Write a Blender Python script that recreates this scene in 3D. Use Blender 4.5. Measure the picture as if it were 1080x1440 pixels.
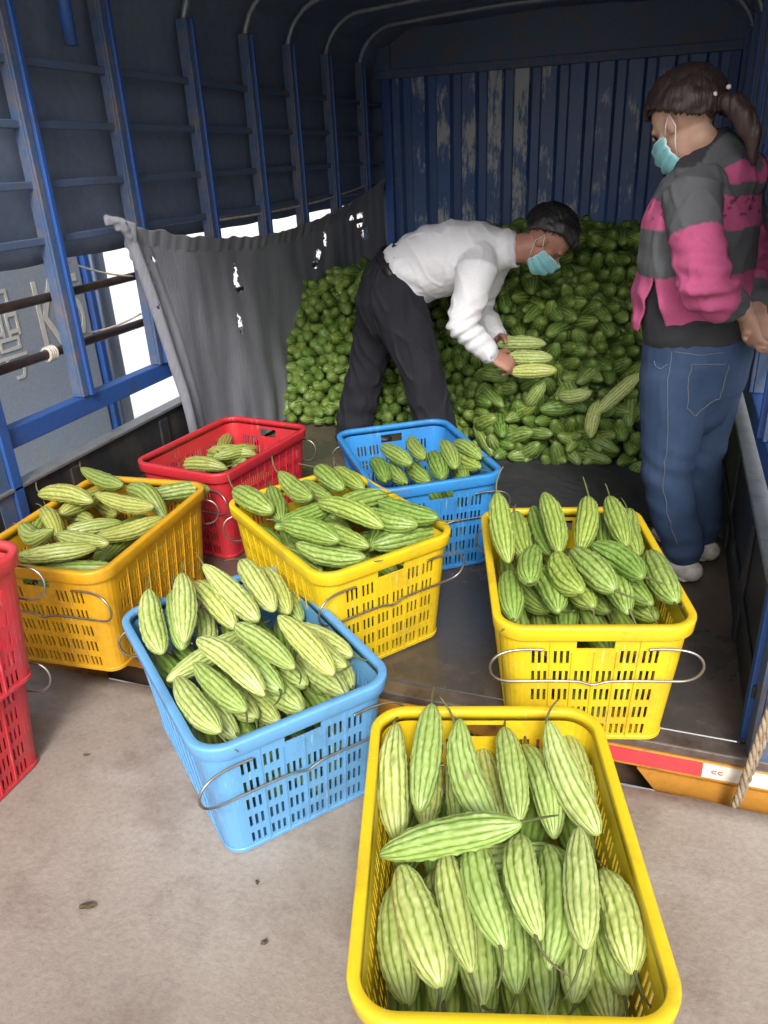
import bpy, bmesh, math, random
from mathutils import Vector, Matrix, noise, Euler
from mathutils.bvhtree import BVHTree

for o in list(bpy.data.objects):
    bpy.data.objects.remove(o, do_unlink=True)
scene = bpy.context.scene
C = scene.collection
R = math.radians
V = Vector
rnd = random.Random(11)

# ------------------------------------------------------------------ camera
cd = bpy.data.cameras.new('camera')
cam = bpy.data.objects.new('camera', cd)
C.objects.link(cam)
CAM = V((0, 0, 1.42))
pitch, yaw, roll = R(25), R(20.4), R(2.8)
fw = V((-math.sin(yaw) * math.cos(pitch), math.cos(yaw) * math.cos(pitch), -math.sin(pitch)))
r0 = V((math.cos(yaw), math.sin(yaw), 0))
u0 = r0.cross(fw)
rt = r0 * math.cos(roll) - u0 * math.sin(roll)
up = rt.cross(fw)
cam.matrix_world = Matrix(((rt.x, up.x, -fw.x, CAM.x), (rt.y, up.y, -fw.y, CAM.y), (rt.z, up.z, -fw.z, CAM.z), (0, 0, 0, 1)))
cd.sensor_fit = 'VERTICAL'
cd.sensor_height = 24
cd.lens = 1070 / 1440 * 24
cd.clip_start = 0.02
cd.clip_end = 500
scene.camera = cam

# ------------------------------------------------------------------ sky, sun, exposure
SUN_EL, SUN_AZ = 40, 160          # degrees; azimuth clockwise from +Y: behind and to the right of the camera
w = bpy.data.worlds.new('World')
scene.world = w
w.use_nodes = True
nt = w.node_tree
bg = nt.nodes['Background']
sky = nt.nodes.new('ShaderNodeTexSky')
sky.sky_type = 'NISHITA'
sky.sun_disc = False
sky.sun_elevation = R(SUN_EL)
sky.sun_rotation = R(SUN_AZ)
sky.dust_density = 4
sky.air_density = 1.0
hs = nt.nodes.new('ShaderNodeHueSaturation')
hs.inputs['Saturation'].default_value = 0.35
nt.links.new(sky.outputs[0], hs.inputs['Color'])
nt.links.new(hs.outputs[0], bg.inputs['Color'])
bg.inputs['Strength'].default_value = 0.135
sl = bpy.data.lights.new('sun', 'SUN')
sl.energy = 1.5
sl.angle = R(13)
sl.color = (1, 0.96, 0.9)
so = bpy.data.objects.new('sun', sl)
C.objects.link(so)
sd = V((math.sin(R(SUN_AZ)) * math.cos(R(SUN_EL)), math.cos(R(SUN_AZ)) * math.cos(R(SUN_EL)), math.sin(R(SUN_EL))))
so.rotation_euler = sd.to_track_quat('Z', 'Y').to_euler()
so.location = (4, -6, 8)
scene.view_settings.view_transform = 'Standard'
scene.view_settings.look = 'None'
scene.view_settings.gamma = 1
scene.view_settings.use_curve_mapping = False
scene.view_settings.exposure = 0.9

# ------------------------------------------------------------------ materials
def new_mat(name):
    m = bpy.data.materials.new(name)
    m.use_nodes = True
    return m, m.node_tree.nodes, m.node_tree.links, m.node_tree.nodes['Principled BSDF']

def noise_node(n, l, scale, detail=5, rough=0.55, coord=None, stretch=None):
    t = n.new('ShaderNodeTexNoise')
    t.inputs['Scale'].default_value = scale
    t.inputs['Detail'].default_value = detail
    t.inputs['Roughness'].default_value = rough
    if coord is not None:
        if stretch:
            mp = n.new('ShaderNodeMapping')
            mp.inputs['Scale'].default_value = stretch
            l.new(coord, mp.inputs['Vector'])
            coord = mp.outputs[0]
        l.new(coord, t.inputs['Vector'])
    return t.outputs['Fac']

def ramp(n, l, fac, stops):
    r = n.new('ShaderNodeValToRGB')
    el = r.color_ramp.elements
    while len(el) < len(stops):
        el.new(0.5)
    for e, (p, c) in zip(el, stops):
        e.position = p
        e.color = (*c, 1) if len(c) == 3 else c
    l.new(fac, r.inputs[0])
    return r.outputs[0]

def mix(n, l, fac, a, b, mode='MIX'):
    m = n.new('ShaderNodeMix')
    m.data_type = 'RGBA'
    m.blend_type = mode
    for sock, v in ((m.inputs['Factor'], fac), (m.inputs['A'], a), (m.inputs['B'], b)):
        pass
    def put(s, v):
        if isinstance(v, (int, float)):
            s.default_value = v
        elif isinstance(v, tuple):
            s.default_value = (*v, 1)
        else:
            l.new(v, s)
    put(m.inputs[0], fac)
    put(m.inputs[6], a)
    put(m.inputs[7], b)
    return m.outputs[2]

def bump(n, l, b, height, strength=0.3, dist=0.01):
    bp = n.new('ShaderNodeBump')
    bp.inputs['Strength'].default_value = strength
    bp.inputs['Distance'].default_value = dist
    l.new(height, bp.inputs['Height'])
    l.new(bp.outputs[0], b.inputs['Normal'])

def coords(n, kind='Object'):
    return n.new('ShaderNodeTexCoord').outputs[kind]

def wear_mat(name, base, dirt, rough=0.5, scale=6, lo=0.45, hi=0.7, metal=0.0, bstr=0.15, fine=60, rough_var=0.0, stretch=None, spec=0.5):
    """base colour broken by dirt patches of their own shape, plus fine relief"""
    m, n, l, b = new_mat(name)
    co = coords(n)
    f1 = noise_node(n, l, scale, 8, 0.62, co, stretch)
    f2 = noise_node(n, l, fine, 4, 0.6, co, stretch)
    k = ramp(n, l, f1, [(lo, (0, 0, 0)), (hi, (1, 1, 1))])
    c = mix(n, l, k, base, dirt)
    c2 = mix(n, l, 0.35, c, ramp(n, l, f2, [(0.3, (0.55, 0.55, 0.55)), (0.7, (1, 1, 1))]), 'MULTIPLY')
    l.new(c2, b.inputs['Base Color'])
    if rough_var:
        mr = n.new('ShaderNodeMapRange')
        mr.inputs['To Min'].default_value = max(0.05, rough - rough_var)
        mr.inputs['To Max'].default_value = rough + rough_var
        l.new(f1, mr.inputs[0])
        l.new(mr.outputs[0], b.inputs['Roughness'])
    else:
        b.inputs['Roughness'].default_value = rough
    b.inputs['Metallic'].default_value = metal
    b.inputs['Specular IOR Level'].default_value = spec
    bump(n, l, b, f2, bstr, 0.004)
    return m

M = {}
M['blue_paint'] = wear_mat('blue_paint', (0.025, 0.085, 0.30), (0.055, 0.06, 0.085), 0.45, 9, 0.55, 0.75)
M['post_face'] = wear_mat('worn_grey_blue_paint', (0.06, 0.105, 0.21), (0.16, 0.13, 0.12), 0.5, 14, 0.45, 0.75)
M['rail'] = wear_mat('rusty_rail', (0.045, 0.032, 0.03), (0.12, 0.065, 0.04), 0.45, 10, 0.5, 0.8, 0.3)
M['upper_rail'] = wear_mat('dull_blue_rail', (0.075, 0.115, 0.20), (0.15, 0.11, 0.09), 0.5, 12, 0.5, 0.75)
M['board'] = wear_mat('dark_board_steel', (0.03, 0.032, 0.036), (0.09, 0.075, 0.06), 0.5, 7, 0.5, 0.8, 0.2)
M['board_top'] = wear_mat('galvanised_cap', (0.30, 0.31, 0.32), (0.16, 0.15, 0.14), 0.42, 10, 0.5, 0.8, 0.6)
M['bed'] = wear_mat('bed_floor_steel', (0.082, 0.072, 0.064), (0.21, 0.155, 0.115), 0.28, 2.4, 0.44, 0.72, 0.2, 0.3, 45, 0.2)
M['lip'] = wear_mat('tail_lip_steel', (0.22, 0.18, 0.16), (0.09, 0.06, 0.045), 0.4, 8, 0.45, 0.7, 0.5, 0.25)
M['orange_paint'] = wear_mat('orange_chassis_paint', (0.50, 0.23, 0.035), (0.16, 0.075, 0.035), 0.5, 12, 0.52, 0.72, 0, 0.2)
M['strip_red'] = wear_mat('reflective_red', (0.62, 0.06, 0.07), (0.45, 0.08, 0.07), 0.35, 14, 0.55, 0.8)
M['strip_white'] = wear_mat('reflective_white', (0.72, 0.68, 0.60), (0.42, 0.30, 0.2), 0.4, 14, 0.55, 0.8)
M['dark_void'] = wear_mat('under_chassis', (0.11, 0.06, 0.03), (0.05, 0.035, 0.03), 0.8)
M['steel_bow'] = wear_mat('grey_steel_bow', (0.28, 0.31, 0.36), (0.12, 0.12, 0.13), 0.45, 12, 0.5, 0.8, 0.4)
M['wire'] = wear_mat('galvanised_wire', (0.38, 0.36, 0.33), (0.17, 0.12, 0.09), 0.35, 30, 0.5, 0.8, 0.85, 0.1)
M['rope'] = wear_mat('hemp_rope', (0.36, 0.28, 0.19), (0.17, 0.12, 0.08), 0.9, 40, 0.4, 0.7)
M['cord'] = wear_mat('white_cord', (0.60, 0.55, 0.48), (0.35, 0.3, 0.25), 0.85, 40, 0.4, 0.7)
M['neighbour'] = wear_mat('grey_blue_panel', (0.27, 0.33, 0.42), (0.36, 0.35, 0.34), 0.45, 1.8, 0.45, 0.75, 0, 0.05)
M['letter'] = wear_mat('letter_paint', (0.62, 0.60, 0.54), (0.42, 0.40, 0.38), 0.6, 8, 0.5, 0.8)
M['sheet'] = wear_mat('dark_ground_sheet', (0.030, 0.032, 0.036), (0.06, 0.055, 0.05), 0.7, 9, 0.5, 0.8, 0, 0.4, 90)
M['belt'] = wear_mat('black_leather', (0.012, 0.012, 0.014), (0.03, 0.03, 0.03), 0.4, 30)
M['shoe_dark'] = wear_mat('black_shoe', (0.02, 0.02, 0.022), (0.06, 0.05, 0.045), 0.5, 20)
M['shoe_white'] = wear_mat('canvas_shoe', (0.60, 0.57, 0.52), (0.34, 0.30, 0.26), 0.8, 26, 0.5, 0.75)
M['shoe_sole'] = wear_mat('rubber_sole', (0.5, 0.47, 0.43), (0.25, 0.22, 0.2), 0.8, 26)
M['eye'] = wear_mat('eye', (0.10, 0.08, 0.07), (0.02, 0.015, 0.01), 0.2, 40, 0.6, 0.65)
M['bead'] = wear_mat('pearl_bead', (0.75, 0.70, 0.66), (0.6, 0.55, 0.5), 0.25, 20)
M['stitch'] = wear_mat('stitching', (0.13, 0.16, 0.21), (0.16, 0.13, 0.10), 0.9, 40)
M['leafdry'] = wear_mat('dry_leaf', (0.09, 0.06, 0.03), (0.05, 0.06, 0.02), 0.8, 40)
M['yard'] = wear_mat('yard_concrete', (0.78, 0.77, 0.75), (0.68, 0.66, 0.64), 0.85, 0.8, 0.45, 0.75, 0, 0.2, 8)
M['gold'] = wear_mat('brass', (0.5, 0.38, 0.15), (0.3, 0.2, 0.08), 0.3, 30, metal=0.9)

def tarp_mat(name, c1, c2, streak, rough=0.75, bs=0.25):
    m, n, l, b = new_mat(name)
    co = coords(n)
    f1 = noise_node(n, l, 2.2, 6, 0.6, co)
    f2 = noise_node(n, l, 26, 5, 0.65, co, streak)
    c = mix(n, l, ramp(n, l, f1, [(0.3, (0, 0, 0)), (0.72, (1, 1, 1))]), c1, c2)
    c = mix(n, l, 0.4, c, ramp(n, l, f2, [(0.3, (0.45, 0.45, 0.45)), (0.7, (1, 1, 1))]), 'MULTIPLY')
    l.new(c, b.inputs['Base Color'])
    b.inputs['Roughness'].default_value = rough
    bump(n, l, b, f2, bs, 0.004)
    return m
M['tarp'] = tarp_mat('cover_tarpaulin', (0.12, 0.16, 0.25), (0.155, 0.185, 0.26), (1, 1, 1))
M['grey_tarp'] = tarp_mat('grey_shade_tarp', (0.275, 0.285, 0.325), (0.19, 0.197, 0.23), (1, 6, 0.3), 0.85, 0.7)

# corrugated front wall: blue paint scraped to bare metal on its crests
m, n, l, b = new_mat('scraped_blue_wall')
co = coords(n)
at = n.new('ShaderNodeAttribute'); at.attribute_name = 'crest'
f1 = noise_node(n, l, 36, 9, 0.78, co, (1, 1, 0.22))
f2 = noise_node(n, l, 2.3, 3, 0.5, co)
ad = n.new('ShaderNodeMath'); ad.operation = 'ADD'; l.new(f1, ad.inputs[0]); l.new(f2, ad.inputs[1])
ad2 = n.new('ShaderNodeMath'); ad2.operation = 'MULTIPLY_ADD'; l.new(at.outputs['Fac'], ad2.inputs[0]); ad2.inputs[1].default_value = 0.34; l.new(ad.outputs[0], ad2.inputs[2])
k = ramp(n, l, ad2.outputs[0], [(0.0, (0, 0, 0)), (1.0, (1, 1, 1))])
mr = n.new('ShaderNodeMapRange'); mr.inputs['From Min'].default_value = 1.37; mr.inputs['From Max'].default_value = 1.48
l.new(ad2.outputs[0], mr.inputs[0])
f3 = noise_node(n, l, 5, 5, 0.6, co)
base = mix(n, l, ramp(n, l, f3, [(0.35, (0, 0, 0)), (0.7, (1, 1, 1))]), (0.04, 0.115, 0.32), (0.075, 0.13, 0.25))
l.new(mix(n, l, mr.outputs[0], base, (0.46, 0.48, 0.49)), b.inputs['Base Color'])
b.inputs['Roughness'].default_value = 0.42
bump(n, l, b, f1, 0.15, 0.004)
M['wall'] = m

# dock concrete
m, n, l, b = new_mat('dock_concrete')
co = coords(n)
f1 = noise_node(n, l, 1.3, 7, 0.6, co)
f2 = noise_node(n, l, 5.5, 8, 0.65, co)
f3 = noise_node(n, l, 70, 5, 0.7, co)
f4 = noise_node(n, l, 2.6, 4, 0.55, co, (1, 2.4, 1))
c = mix(n, l, ramp(n, l, f1, [(0.35, (0, 0, 0)), (0.65, (1, 1, 1))]), (0.36, 0.315, 0.272), (0.245, 0.20, 0.168))
c = mix(n, l, ramp(n, l, f2, [(0.5, (0, 0, 0)), (0.72, (0.7, 0.7, 0.7))]), c, (0.165, 0.12, 0.10))
c = mix(n, l, ramp(n, l, f4, [(0.56, (0, 0, 0)), (0.75, (0.6, 0.6, 0.6))]), c, (0.40, 0.36, 0.33))
c = mix(n, l, 0.4, c, ramp(n, l, f3, [(0.32, (0.55, 0.53, 0.5)), (0.6, (1, 1, 1))]), 'MULTIPLY')
vo = n.new('ShaderNodeTexVoronoi'); vo.inputs['Scale'].default_value = 9; l.new(co, vo.inputs['Vector'])
c = mix(n, l, ramp(n, l, vo.outputs['Distance'], [(0.008, (0.4, 0.4, 0.4)), (0.025, (0, 0, 0))]), c, (0.13, 0.10, 0.08))
l.new(c, b.inputs['Base Color'])
b.inputs['Roughness'].default_value = 0.72
ad = n.new('ShaderNodeMath'); ad.operation = 'ADD'; l.new(f2, ad.inputs[0]); l.new(f3, ad.inputs[1])
bump(n, l, b, ad.outputs[0], 0.35, 0.006)
M['concrete'] = m

def plastic(name, base, dirt, dk=0.55):
    m, n, l, b = new_mat(name)
    co = coords(n)
    f1 = noise_node(n, l, 9, 7, 0.65, co)
    f2 = noise_node(n, l, 55, 4, 0.6, co, (1, 1, 3))
    c = mix(n, l, ramp(n, l, f1, [(0.5, (0, 0, 0)), (0.8, (dk, dk, dk))]), base, dirt)
    c = mix(n, l, ramp(n, l, f2, [(0.62, (0, 0, 0)), (0.75, (0.35, 0.35, 0.35))]), c, dirt)
    l.new(c, b.inputs['Base Color'])
    f6 = noise_node(n, l, 3.2, 9, 0.7, co)
    c = mix(n, l, ramp(n, l, f6, [(0.52, (0, 0, 0)), (0.66, (0.5, 0.5, 0.5))]), c, (dirt[0] * .45 + .03, dirt[1] * .45 + .025, dirt[2] * .45 + .02))
    f7 = noise_node(n, l, 120, 3, 0.6, co, (1, 1, 0.06))
    f8 = noise_node(n, l, 5, 4, 0.6, co)
    sc_ = n.new('ShaderNodeMath'); sc_.operation = 'MULTIPLY'
    l.new(ramp(n, l, f7, [(0.62, (0, 0, 0)), (0.70, (0.7, 0.7, 0.7))]), sc_.inputs[0]); l.new(ramp(n, l, f8, [(0.5, (0, 0, 0)), (0.6, (1, 1, 1))]), sc_.inputs[1])
    c = mix(n, l, sc_.outputs[0], c, tuple(min(1, x * .7 + .3) for x in base))
    l.new(c, b.inputs['Base Color'])
    mr = n.new('ShaderNodeMapRange'); mr.inputs['To Min'].default_value = 0.28; mr.inputs['To Max'].default_value = 0.55
    l.new(f1, mr.inputs[0]); l.new(mr.outputs[0], b.inputs['Roughness'])
    b.inputs['Subsurface Weight'].default_value = 0.0
    bump(n, l, b, f2, 0.06, 0.002)
    return m
M['yellow'] = plastic('yellow_plastic', (0.70, 0.49, 0.014), (0.48, 0.29, 0.02))
M['amber'] = plastic('amber_plastic', (0.62, 0.32, 0.012), (0.38, 0.19, 0.02))
M['light_blue'] = plastic('light_blue_plastic', (0.125, 0.34, 0.62), (0.10, 0.23, 0.42))
M['mid_blue'] = plastic('mid_blue_plastic', (0.035, 0.235, 0.58), (0.035, 0.15, 0.36))
M['red'] = plastic('red_plastic', (0.50, 0.024, 0.035), (0.30, 0.025, 0.028))
M['pink_red'] = plastic('faded_red_plastic', (0.55, 0.035, 0.045), (0.55, 0.14, 0.13))

# bitter melon skin: pale ribs, deeper green furrows; shade varies from fruit to fruit
def melon_material(name, deep, mid, pale, dull):
    m, n, l, b = new_mat(name)
    at = n.new('ShaderNodeAttribute'); at.attribute_name = 'ridge'
    ar = n.new('ShaderNodeAttribute'); ar.attribute_name = 'rnd'
    oi = n.new('ShaderNodeObjectInfo')
    ad = n.new('ShaderNodeMath'); ad.operation = 'ADD'; l.new(oi.outputs['Random'], ad.inputs[0]); l.new(ar.outputs['Fac'], ad.inputs[1])
    fr = n.new('ShaderNodeMath'); fr.operation = 'FRACT'; l.new(ad.outputs[0], fr.inputs[0])
    co = coords(n)
    f1 = noise_node(n, l, 22, 5, 0.6, co)
    f2 = noise_node(n, l, 160, 3, 0.6, co)
    c = ramp(n, l, at.outputs['Fac'], [(0.0, deep), (0.45, mid), (1.0, pale)])
    c = mix(n, l, ramp(n, l, f1, [(0.42, (0, 0, 0)), (0.75, (0.55, 0.55, 0.55))]), c, mid)
    tint = ramp(n, l, fr.outputs[0], [(0.0, (0.66, 0.80, 0.62)), (0.35, (0.92, 0.97, 0.85)), (0.7, (1.0, 1.0, 1.0)), (1.0, (1.15, 1.08, 0.88))])
    c = mix(n, l, 1.0, c, tint, 'MULTIPLY')
    c = mix(n, l, ramp(n, l, f2, [(0.66, (0, 0, 0)), (0.8, (0.5, 0.5, 0.5))]), c, dull)
    vs_ = n.new('ShaderNodeTexVoronoi'); vs_.inputs['Scale'].default_value = 26
    mp_ = n.new('ShaderNodeMapping'); l.new(co, mp_.inputs['Vector']); l.new(oi.outputs['Location'], mp_.inputs['Location']); mp_.inputs['Scale'].default_value = (0.5, 1, 1)
    l.new(mp_.outputs[0], vs_.inputs['Vector'])
    f5 = noise_node(n, l, 7, 3, 0.5, mp_.outputs[0])
    sp_ = n.new('ShaderNodeMath'); sp_.operation = 'MULTIPLY'
    l.new(ramp(n, l, vs_.outputs['Distance'], [(0.08, (1, 1, 1)), (0.24, (0, 0, 0))]), sp_.inputs[0])
    l.new(ramp(n, l, f5, [(0.56, (0, 0, 0)), (0.66, (0.75, 0.75, 0.75))]), sp_.inputs[1])
    c = mix(n, l, sp_.outputs[0], c, (dull[0] * .7, dull[1] * .55, dull[2] * .6))
    l.new(c, b.inputs['Base Color'])
    b.inputs['Roughness'].default_value = 0.38
    b.inputs['Specular IOR Level'].default_value = 0.5
    bump(n, l, b, f2, 0.12, 0.002)
    return m
M['melon'] = melon_material('bitter_melon_skin', (0.065, 0.135, 0.014), (0.32, 0.40, 0.10), (0.58, 0.62, 0.29), (0.30, 0.31, 0.13))
M['melon_mid'] = melon_material('bitter_melon_shaded_green_skin', (0.04, 0.09, 0.010), (0.17, 0.26, 0.046), (0.37, 0.45, 0.145), (0.18, 0.20, 0.065))  # deeper green, partly the truck's inside shade mixed into the skin colour
M['melon_old'] = melon_material('bitter_melon_dull_skin', (0.09, 0.13, 0.02), (0.22, 0.26, 0.055), (0.40, 0.41, 0.15), (0.20, 0.15, 0.07))
M['melon_heap'] = melon_material('bitter_melon_shaded_heap_skin', (0.026, 0.060, 0.009), (0.115, 0.19, 0.032), (0.32, 0.42, 0.135), (0.13, 0.15, 0.05))  # darkest of the greens: shade over the heap is put into the colour
M['stem'] = wear_mat('melon_stem', (0.10, 0.12, 0.035), (0.16, 0.12, 0.06), 0.7, 40)

def cloth_mat(name, c1, c2, scale=3.0, weave=220, rough=0.9, bs=0.25, attr=None):
    m, n, l, b = new_mat(name)
    co = coords(n)
    f1 = noise_node(n, l, scale, 5, 0.6, co)
    f2 = noise_node(n, l, weave, 3, 0.6, co)
    k = ramp(n, l, f1, [(0.35, (0, 0, 0)), (0.7, (1, 1, 1))])
    if attr:
        a = n.new('ShaderNodeAttribute'); a.attribute_name = attr
        c = mix(n, l, 0.35, a.outputs['Color'], mix(n, l, k, c1, c2), 'MULTIPLY')
    else:
        c = mix(n, l, k, c1, c2)
    c = mix(n, l, 0.3, c, ramp(n, l, f2, [(0.3, (0.6, 0.6, 0.6)), (0.7, (1, 1, 1))]), 'MULTIPLY')
    l.new(c, b.inputs['Base Color'])
    b.inputs['Roughness'].default_value = rough
    b.inputs['Sheen Weight'].default_value = 0.0
    ad = n.new('ShaderNodeMath'); ad.operation = 'MULTIPLY_ADD'; l.new(f1, ad.inputs[0]); ad.inputs[1].default_value = 1.5; l.new(f2, ad.inputs[2])
    bump(n, l, b, f2, bs, 0.002)
    return m
M['shirt'] = cloth_mat('white_shirt', (0.82, 0.82, 0.85), (0.76, 0.76, 0.80), 5)
M['trousers'] = cloth_mat('navy_trousers', (0.008, 0.009, 0.015), (0.013, 0.014, 0.021), 5)
M['denim'] = cloth_mat('denim', (0.020, 0.045, 0.105), (0.040, 0.075, 0.15), 7, 260)
M['undershirt'] = cloth_mat('black_undershirt', (0.018, 0.018, 0.022), (0.03, 0.03, 0.034), 6)
M['hoodie'] = cloth_mat('striped_knit', (0.85, 0.85, 0.85), (1, 1, 1), 8, 170, attr='tone')
M['mask'] = cloth_mat('mask_blue', (0.22, 0.55, 0.60), (0.28, 0.60, 0.64), 12, 200, 0.85, 0.1)
M['mask_white'] = cloth_mat('mask_white', (0.75, 0.76, 0.76), (0.68, 0.7, 0.7), 12, 200, 0.85, 0.1)

m, n, l, b = new_mat('skin')
co = coords(n)
f1 = noise_node(n, l, 14, 5, 0.6, co)
f2 = noise_node(n, l, 120, 4, 0.6, co)
a = n.new('ShaderNodeAttribute'); a.attribute_name = 'tone'
c = mix(n, l, ramp(n, l, f1, [(0.35, (0, 0, 0)), (0.7, (1, 1, 1))]), (1, 1, 1), (0.84, 0.76, 0.72))
l.new(mix(n, l, 1.0, a.outputs['Color'], c, 'MULTIPLY'), b.inputs['Base Color'])
b.inputs['Roughness'].default_value = 0.5
b.inputs['Subsurface Weight'].default_value = 0.08
b.inputs['Subsurface Radius'].default_value = (0.01, 0.004, 0.002)
bump(n, l, b, f2, 0.12, 0.002)
M['skin'] = m

m, n, l, b = new_mat('hair')
co = coords(n)
f1 = noise_node(n, l, 90, 5, 0.6, co, (1, 1, 0.15))
a = n.new('ShaderNodeAttribute'); a.attribute_name = 'tone'
l.new(mix(n, l, 0.6, a.outputs['Color'], ramp(n, l, f1, [(0.3, (0.35, 0.35, 0.35)), (0.7, (1, 1, 1))]), 'MULTIPLY'), b.inputs['Base Color'])
b.inputs['Roughness'].default_value = 0.42
bump(n, l, b, f1, 0.7, 0.006)
M['hair'] = m

m, n, l, b = new_mat('grass_blades')
co = coords(n)
f1 = noise_node(n, l, 5, 5, 0.6, co)
l.new(ramp(n, l, f1, [(0.3, (0.06, 0.11, 0.025)), (0.6, (0.13, 0.17, 0.05)), (0.8, (0.26, 0.24, 0.11))]), b.inputs['Base Color'])
b.inputs['Roughness'].default_value = 0.7
M['grass'] = m
M['soil'] = wear_mat('soil', (0.12, 0.10, 0.05), (0.08, 0.10, 0.03), 0.9, 3)

# ------------------------------------------------------------------ helpers
class MB:
    """collects simple shapes that form ONE part, then links it as one mesh object"""
    def __init__(s):
        s.v = []; s.f = []; s.m = []
    def quad_box(s, c0, c1, taper=None):
        x0, y0, z0 = c0; x1, y1, z1 = c1
        k = len(s.v)
        s.v += [(x0, y0, z0), (x1, y0, z0), (x1, y1, z0), (x0, y1, z0), (x0, y0, z1), (x1, y0, z1), (x1, y1, z1), (x0, y1, z1)]
        s.f += [tuple(k + i for i in q) for q in ((0, 3, 2, 1), (4, 5, 6, 7), (0, 1, 5, 4), (1, 2, 6, 5), (2, 3, 7, 6), (3, 0, 4, 7))]
        return s
    def tube(s, pts, r, n=8, closed=False):
        pts = [V(p) for p in pts]
        rs = r if isinstance(r, (list, tuple)) else [r] * len(pts)
        k = len(s.v)
        t0 = (pts[1] - pts[0]).normalized()
        a = t0.orthogonal().normalized()
        N = len(pts)
        for i, p in enumerate(pts):
            if closed:
                t = (pts[(i + 1) % N] - pts[i - 1]).normalized()
            else:
                t = (pts[min(i + 1, N - 1)] - pts[max(i - 1, 0)]).normalized()
            a = (a - t * a.dot(t)).normalized()
            bb = t.cross(a)
            for j in range(n):
                g = 2 * math.pi * j / n
                s.v.append(tuple(p + (a * math.cos(g) + bb * math.sin(g)) * rs[i]))
        for i in range(N if closed else N - 1):
            i2 = (i + 1) % N
            for j in range(n):
                j2 = (j + 1) % n
                s.f.append((k + i * n + j, k + i * n + j2, k + i2 * n + j2, k + i2 * n + j))
        if not closed:
            s.f.append(tuple(k + j for j in reversed(range(n))))
            s.f.append(tuple(k + (N - 1) * n + j for j in range(n)))
        return s
    def grid(s, fn, nu, nv):
        k = len(s.v)
        for i in range(nu + 1):
            for j in range(nv + 1):
                s.v.append(tuple(fn(i / nu, j / nv)))
        for i in range(nu):
            for j in range(nv):
                q = k + i * (nv + 1) + j
                s.f.append((q, q + nv + 1, q + nv + 2, q + 1))
        return s
    def mesh(s, name, smooth=False):
        me = bpy.data.meshes.new(name)
        me.from_pydata(s.v, [], s.f)
        me.validate()
        if smooth:
            me.polygons.foreach_set('use_smooth', [True] * len(me.polygons))
        me.update()
        return me
    def build(s, name, mat, parent=None, smooth=False, bevel=0):
        return link(s.mesh(name, smooth), name, mat, parent, bevel)

def link(me, name, mat, parent=None, bevel=0):
    o = bpy.data.objects.new(name, me)
    C.objects.link(o)
    if mat is not None:
        if not me.materials:
            me.materials.append(None)
        o.material_slots[0].link = 'OBJECT'
        o.material_slots[0].material = M[mat] if isinstance(mat, str) else mat
    if parent:
        o.parent = parent
    if bevel:
        bv = o.modifiers.new('bevel', 'BEVEL')
        bv.width = bevel; bv.segments = 2; bv.limit_method = 'ANGLE'
    return o

def empty(name, loc=(0, 0, 0), rz=0):
    o = bpy.data.objects.new(name, None)
    C.objects.link(o)
    o.location = loc
    o.rotation_euler = (0, 0, rz)
    o.empty_display_size = 0.05
    return o

def tag(o, label=None, cat=None, group=None, kind=None):
    if label: o['label'] = label
    if cat: o['category'] = cat
    if group: o['group'] = group
    if kind: o['kind'] = kind
    return o

def bake(o):
    """apply an object's modifiers into its mesh"""
    dg = bpy.context.evaluated_depsgraph_get()
    me = bpy.data.meshes.new_from_object(o.evaluated_get(dg))
    return me

def fuse(parts, voxel=0.008, smooth=4, disp=None):
    """closed lofts -> one continuous surface"""
    vs, fs = [], []
    for p in parts:
        k = len(vs)
        vs += p[0]
        fs += [tuple(k + i for i in f) for f in p[1]]
    me = bpy.data.meshes.new('tmp')
    me.from_pydata(vs, [], fs)
    o = bpy.data.objects.new('tmp', me)
    C.objects.link(o)
    rm = o.modifiers.new('r', 'REMESH'); rm.mode = 'VOXEL'; rm.voxel_size = voxel; rm.use_smooth_shade = True
    sm = o.modifiers.new('s', 'SMOOTH'); sm.factor = 0.5; sm.iterations = smooth
    out = bake(o)
    bpy.data.objects.remove(o, do_unlink=True)
    if disp:
        nr = [v.normal.copy() for v in out.vertices]
        for v, nn in zip(out.vertices, nr):
            v.co = disp(v.co, nn)
    out.polygons.foreach_set('use_smooth', [True] * len(out.polygons))
    out.update()
    return out

def loft(rings, ref, n=20, dome=True):
    """rings: (centre, ra, rb); ra runs along ref, rb across it"""
    ref = V(ref)
    rings = [(V(c), ra, rb) for c, ra, rb in rings]
    N = len(rings)
    tang = []
    for i in range(N):
        tang.append((rings[min(i + 1, N - 1)][0] - rings[max(i - 1, 0)][0]).normalized())
    ext = []
    if dome:
        c, ra, rb = rings[0]
        for q in (0.98, 0.75, 0.45):
            ext.append((c - tang[0] * min(ra, rb) * q, ra * math.sqrt(1 - q * q) , rb * math.sqrt(1 - q * q), tang[0]))
    ext += [(*rings[i], tang[i]) for i in range(N)]
    if dome:
        c, ra, rb = rings[-1]
        for q in (0.45, 0.75, 0.98):
            ext.append((c + tang[-1] * min(ra, rb) * q, ra * math.sqrt(1 - q * q), rb * math.sqrt(1 - q * q), tang[-1]))
    vs, fs = [], []
    for c, ra, rb, t in ext:
        a = (ref - t * ref.dot(t))
        a = a.normalized() if a.length > 1e-4 else t.orthogonal().normalized()
        bb = t.cross(a)
        for j in range(n):
            g = 2 * math.pi * j / n
            vs.append(tuple(c + a * math.cos(g) * ra + bb * math.sin(g) * rb))
    for i in range(len(ext) - 1):
        for j in range(n):
            j2 = (j + 1) % n
            fs.append((i * n + j, i * n + j2, (i + 1) * n + j2, (i + 1) * n + j))
    fs.append(tuple(reversed(range(n))))
    fs.append(tuple((len(ext) - 1) * n + j for j in range(n)))
    return vs, fs

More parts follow.
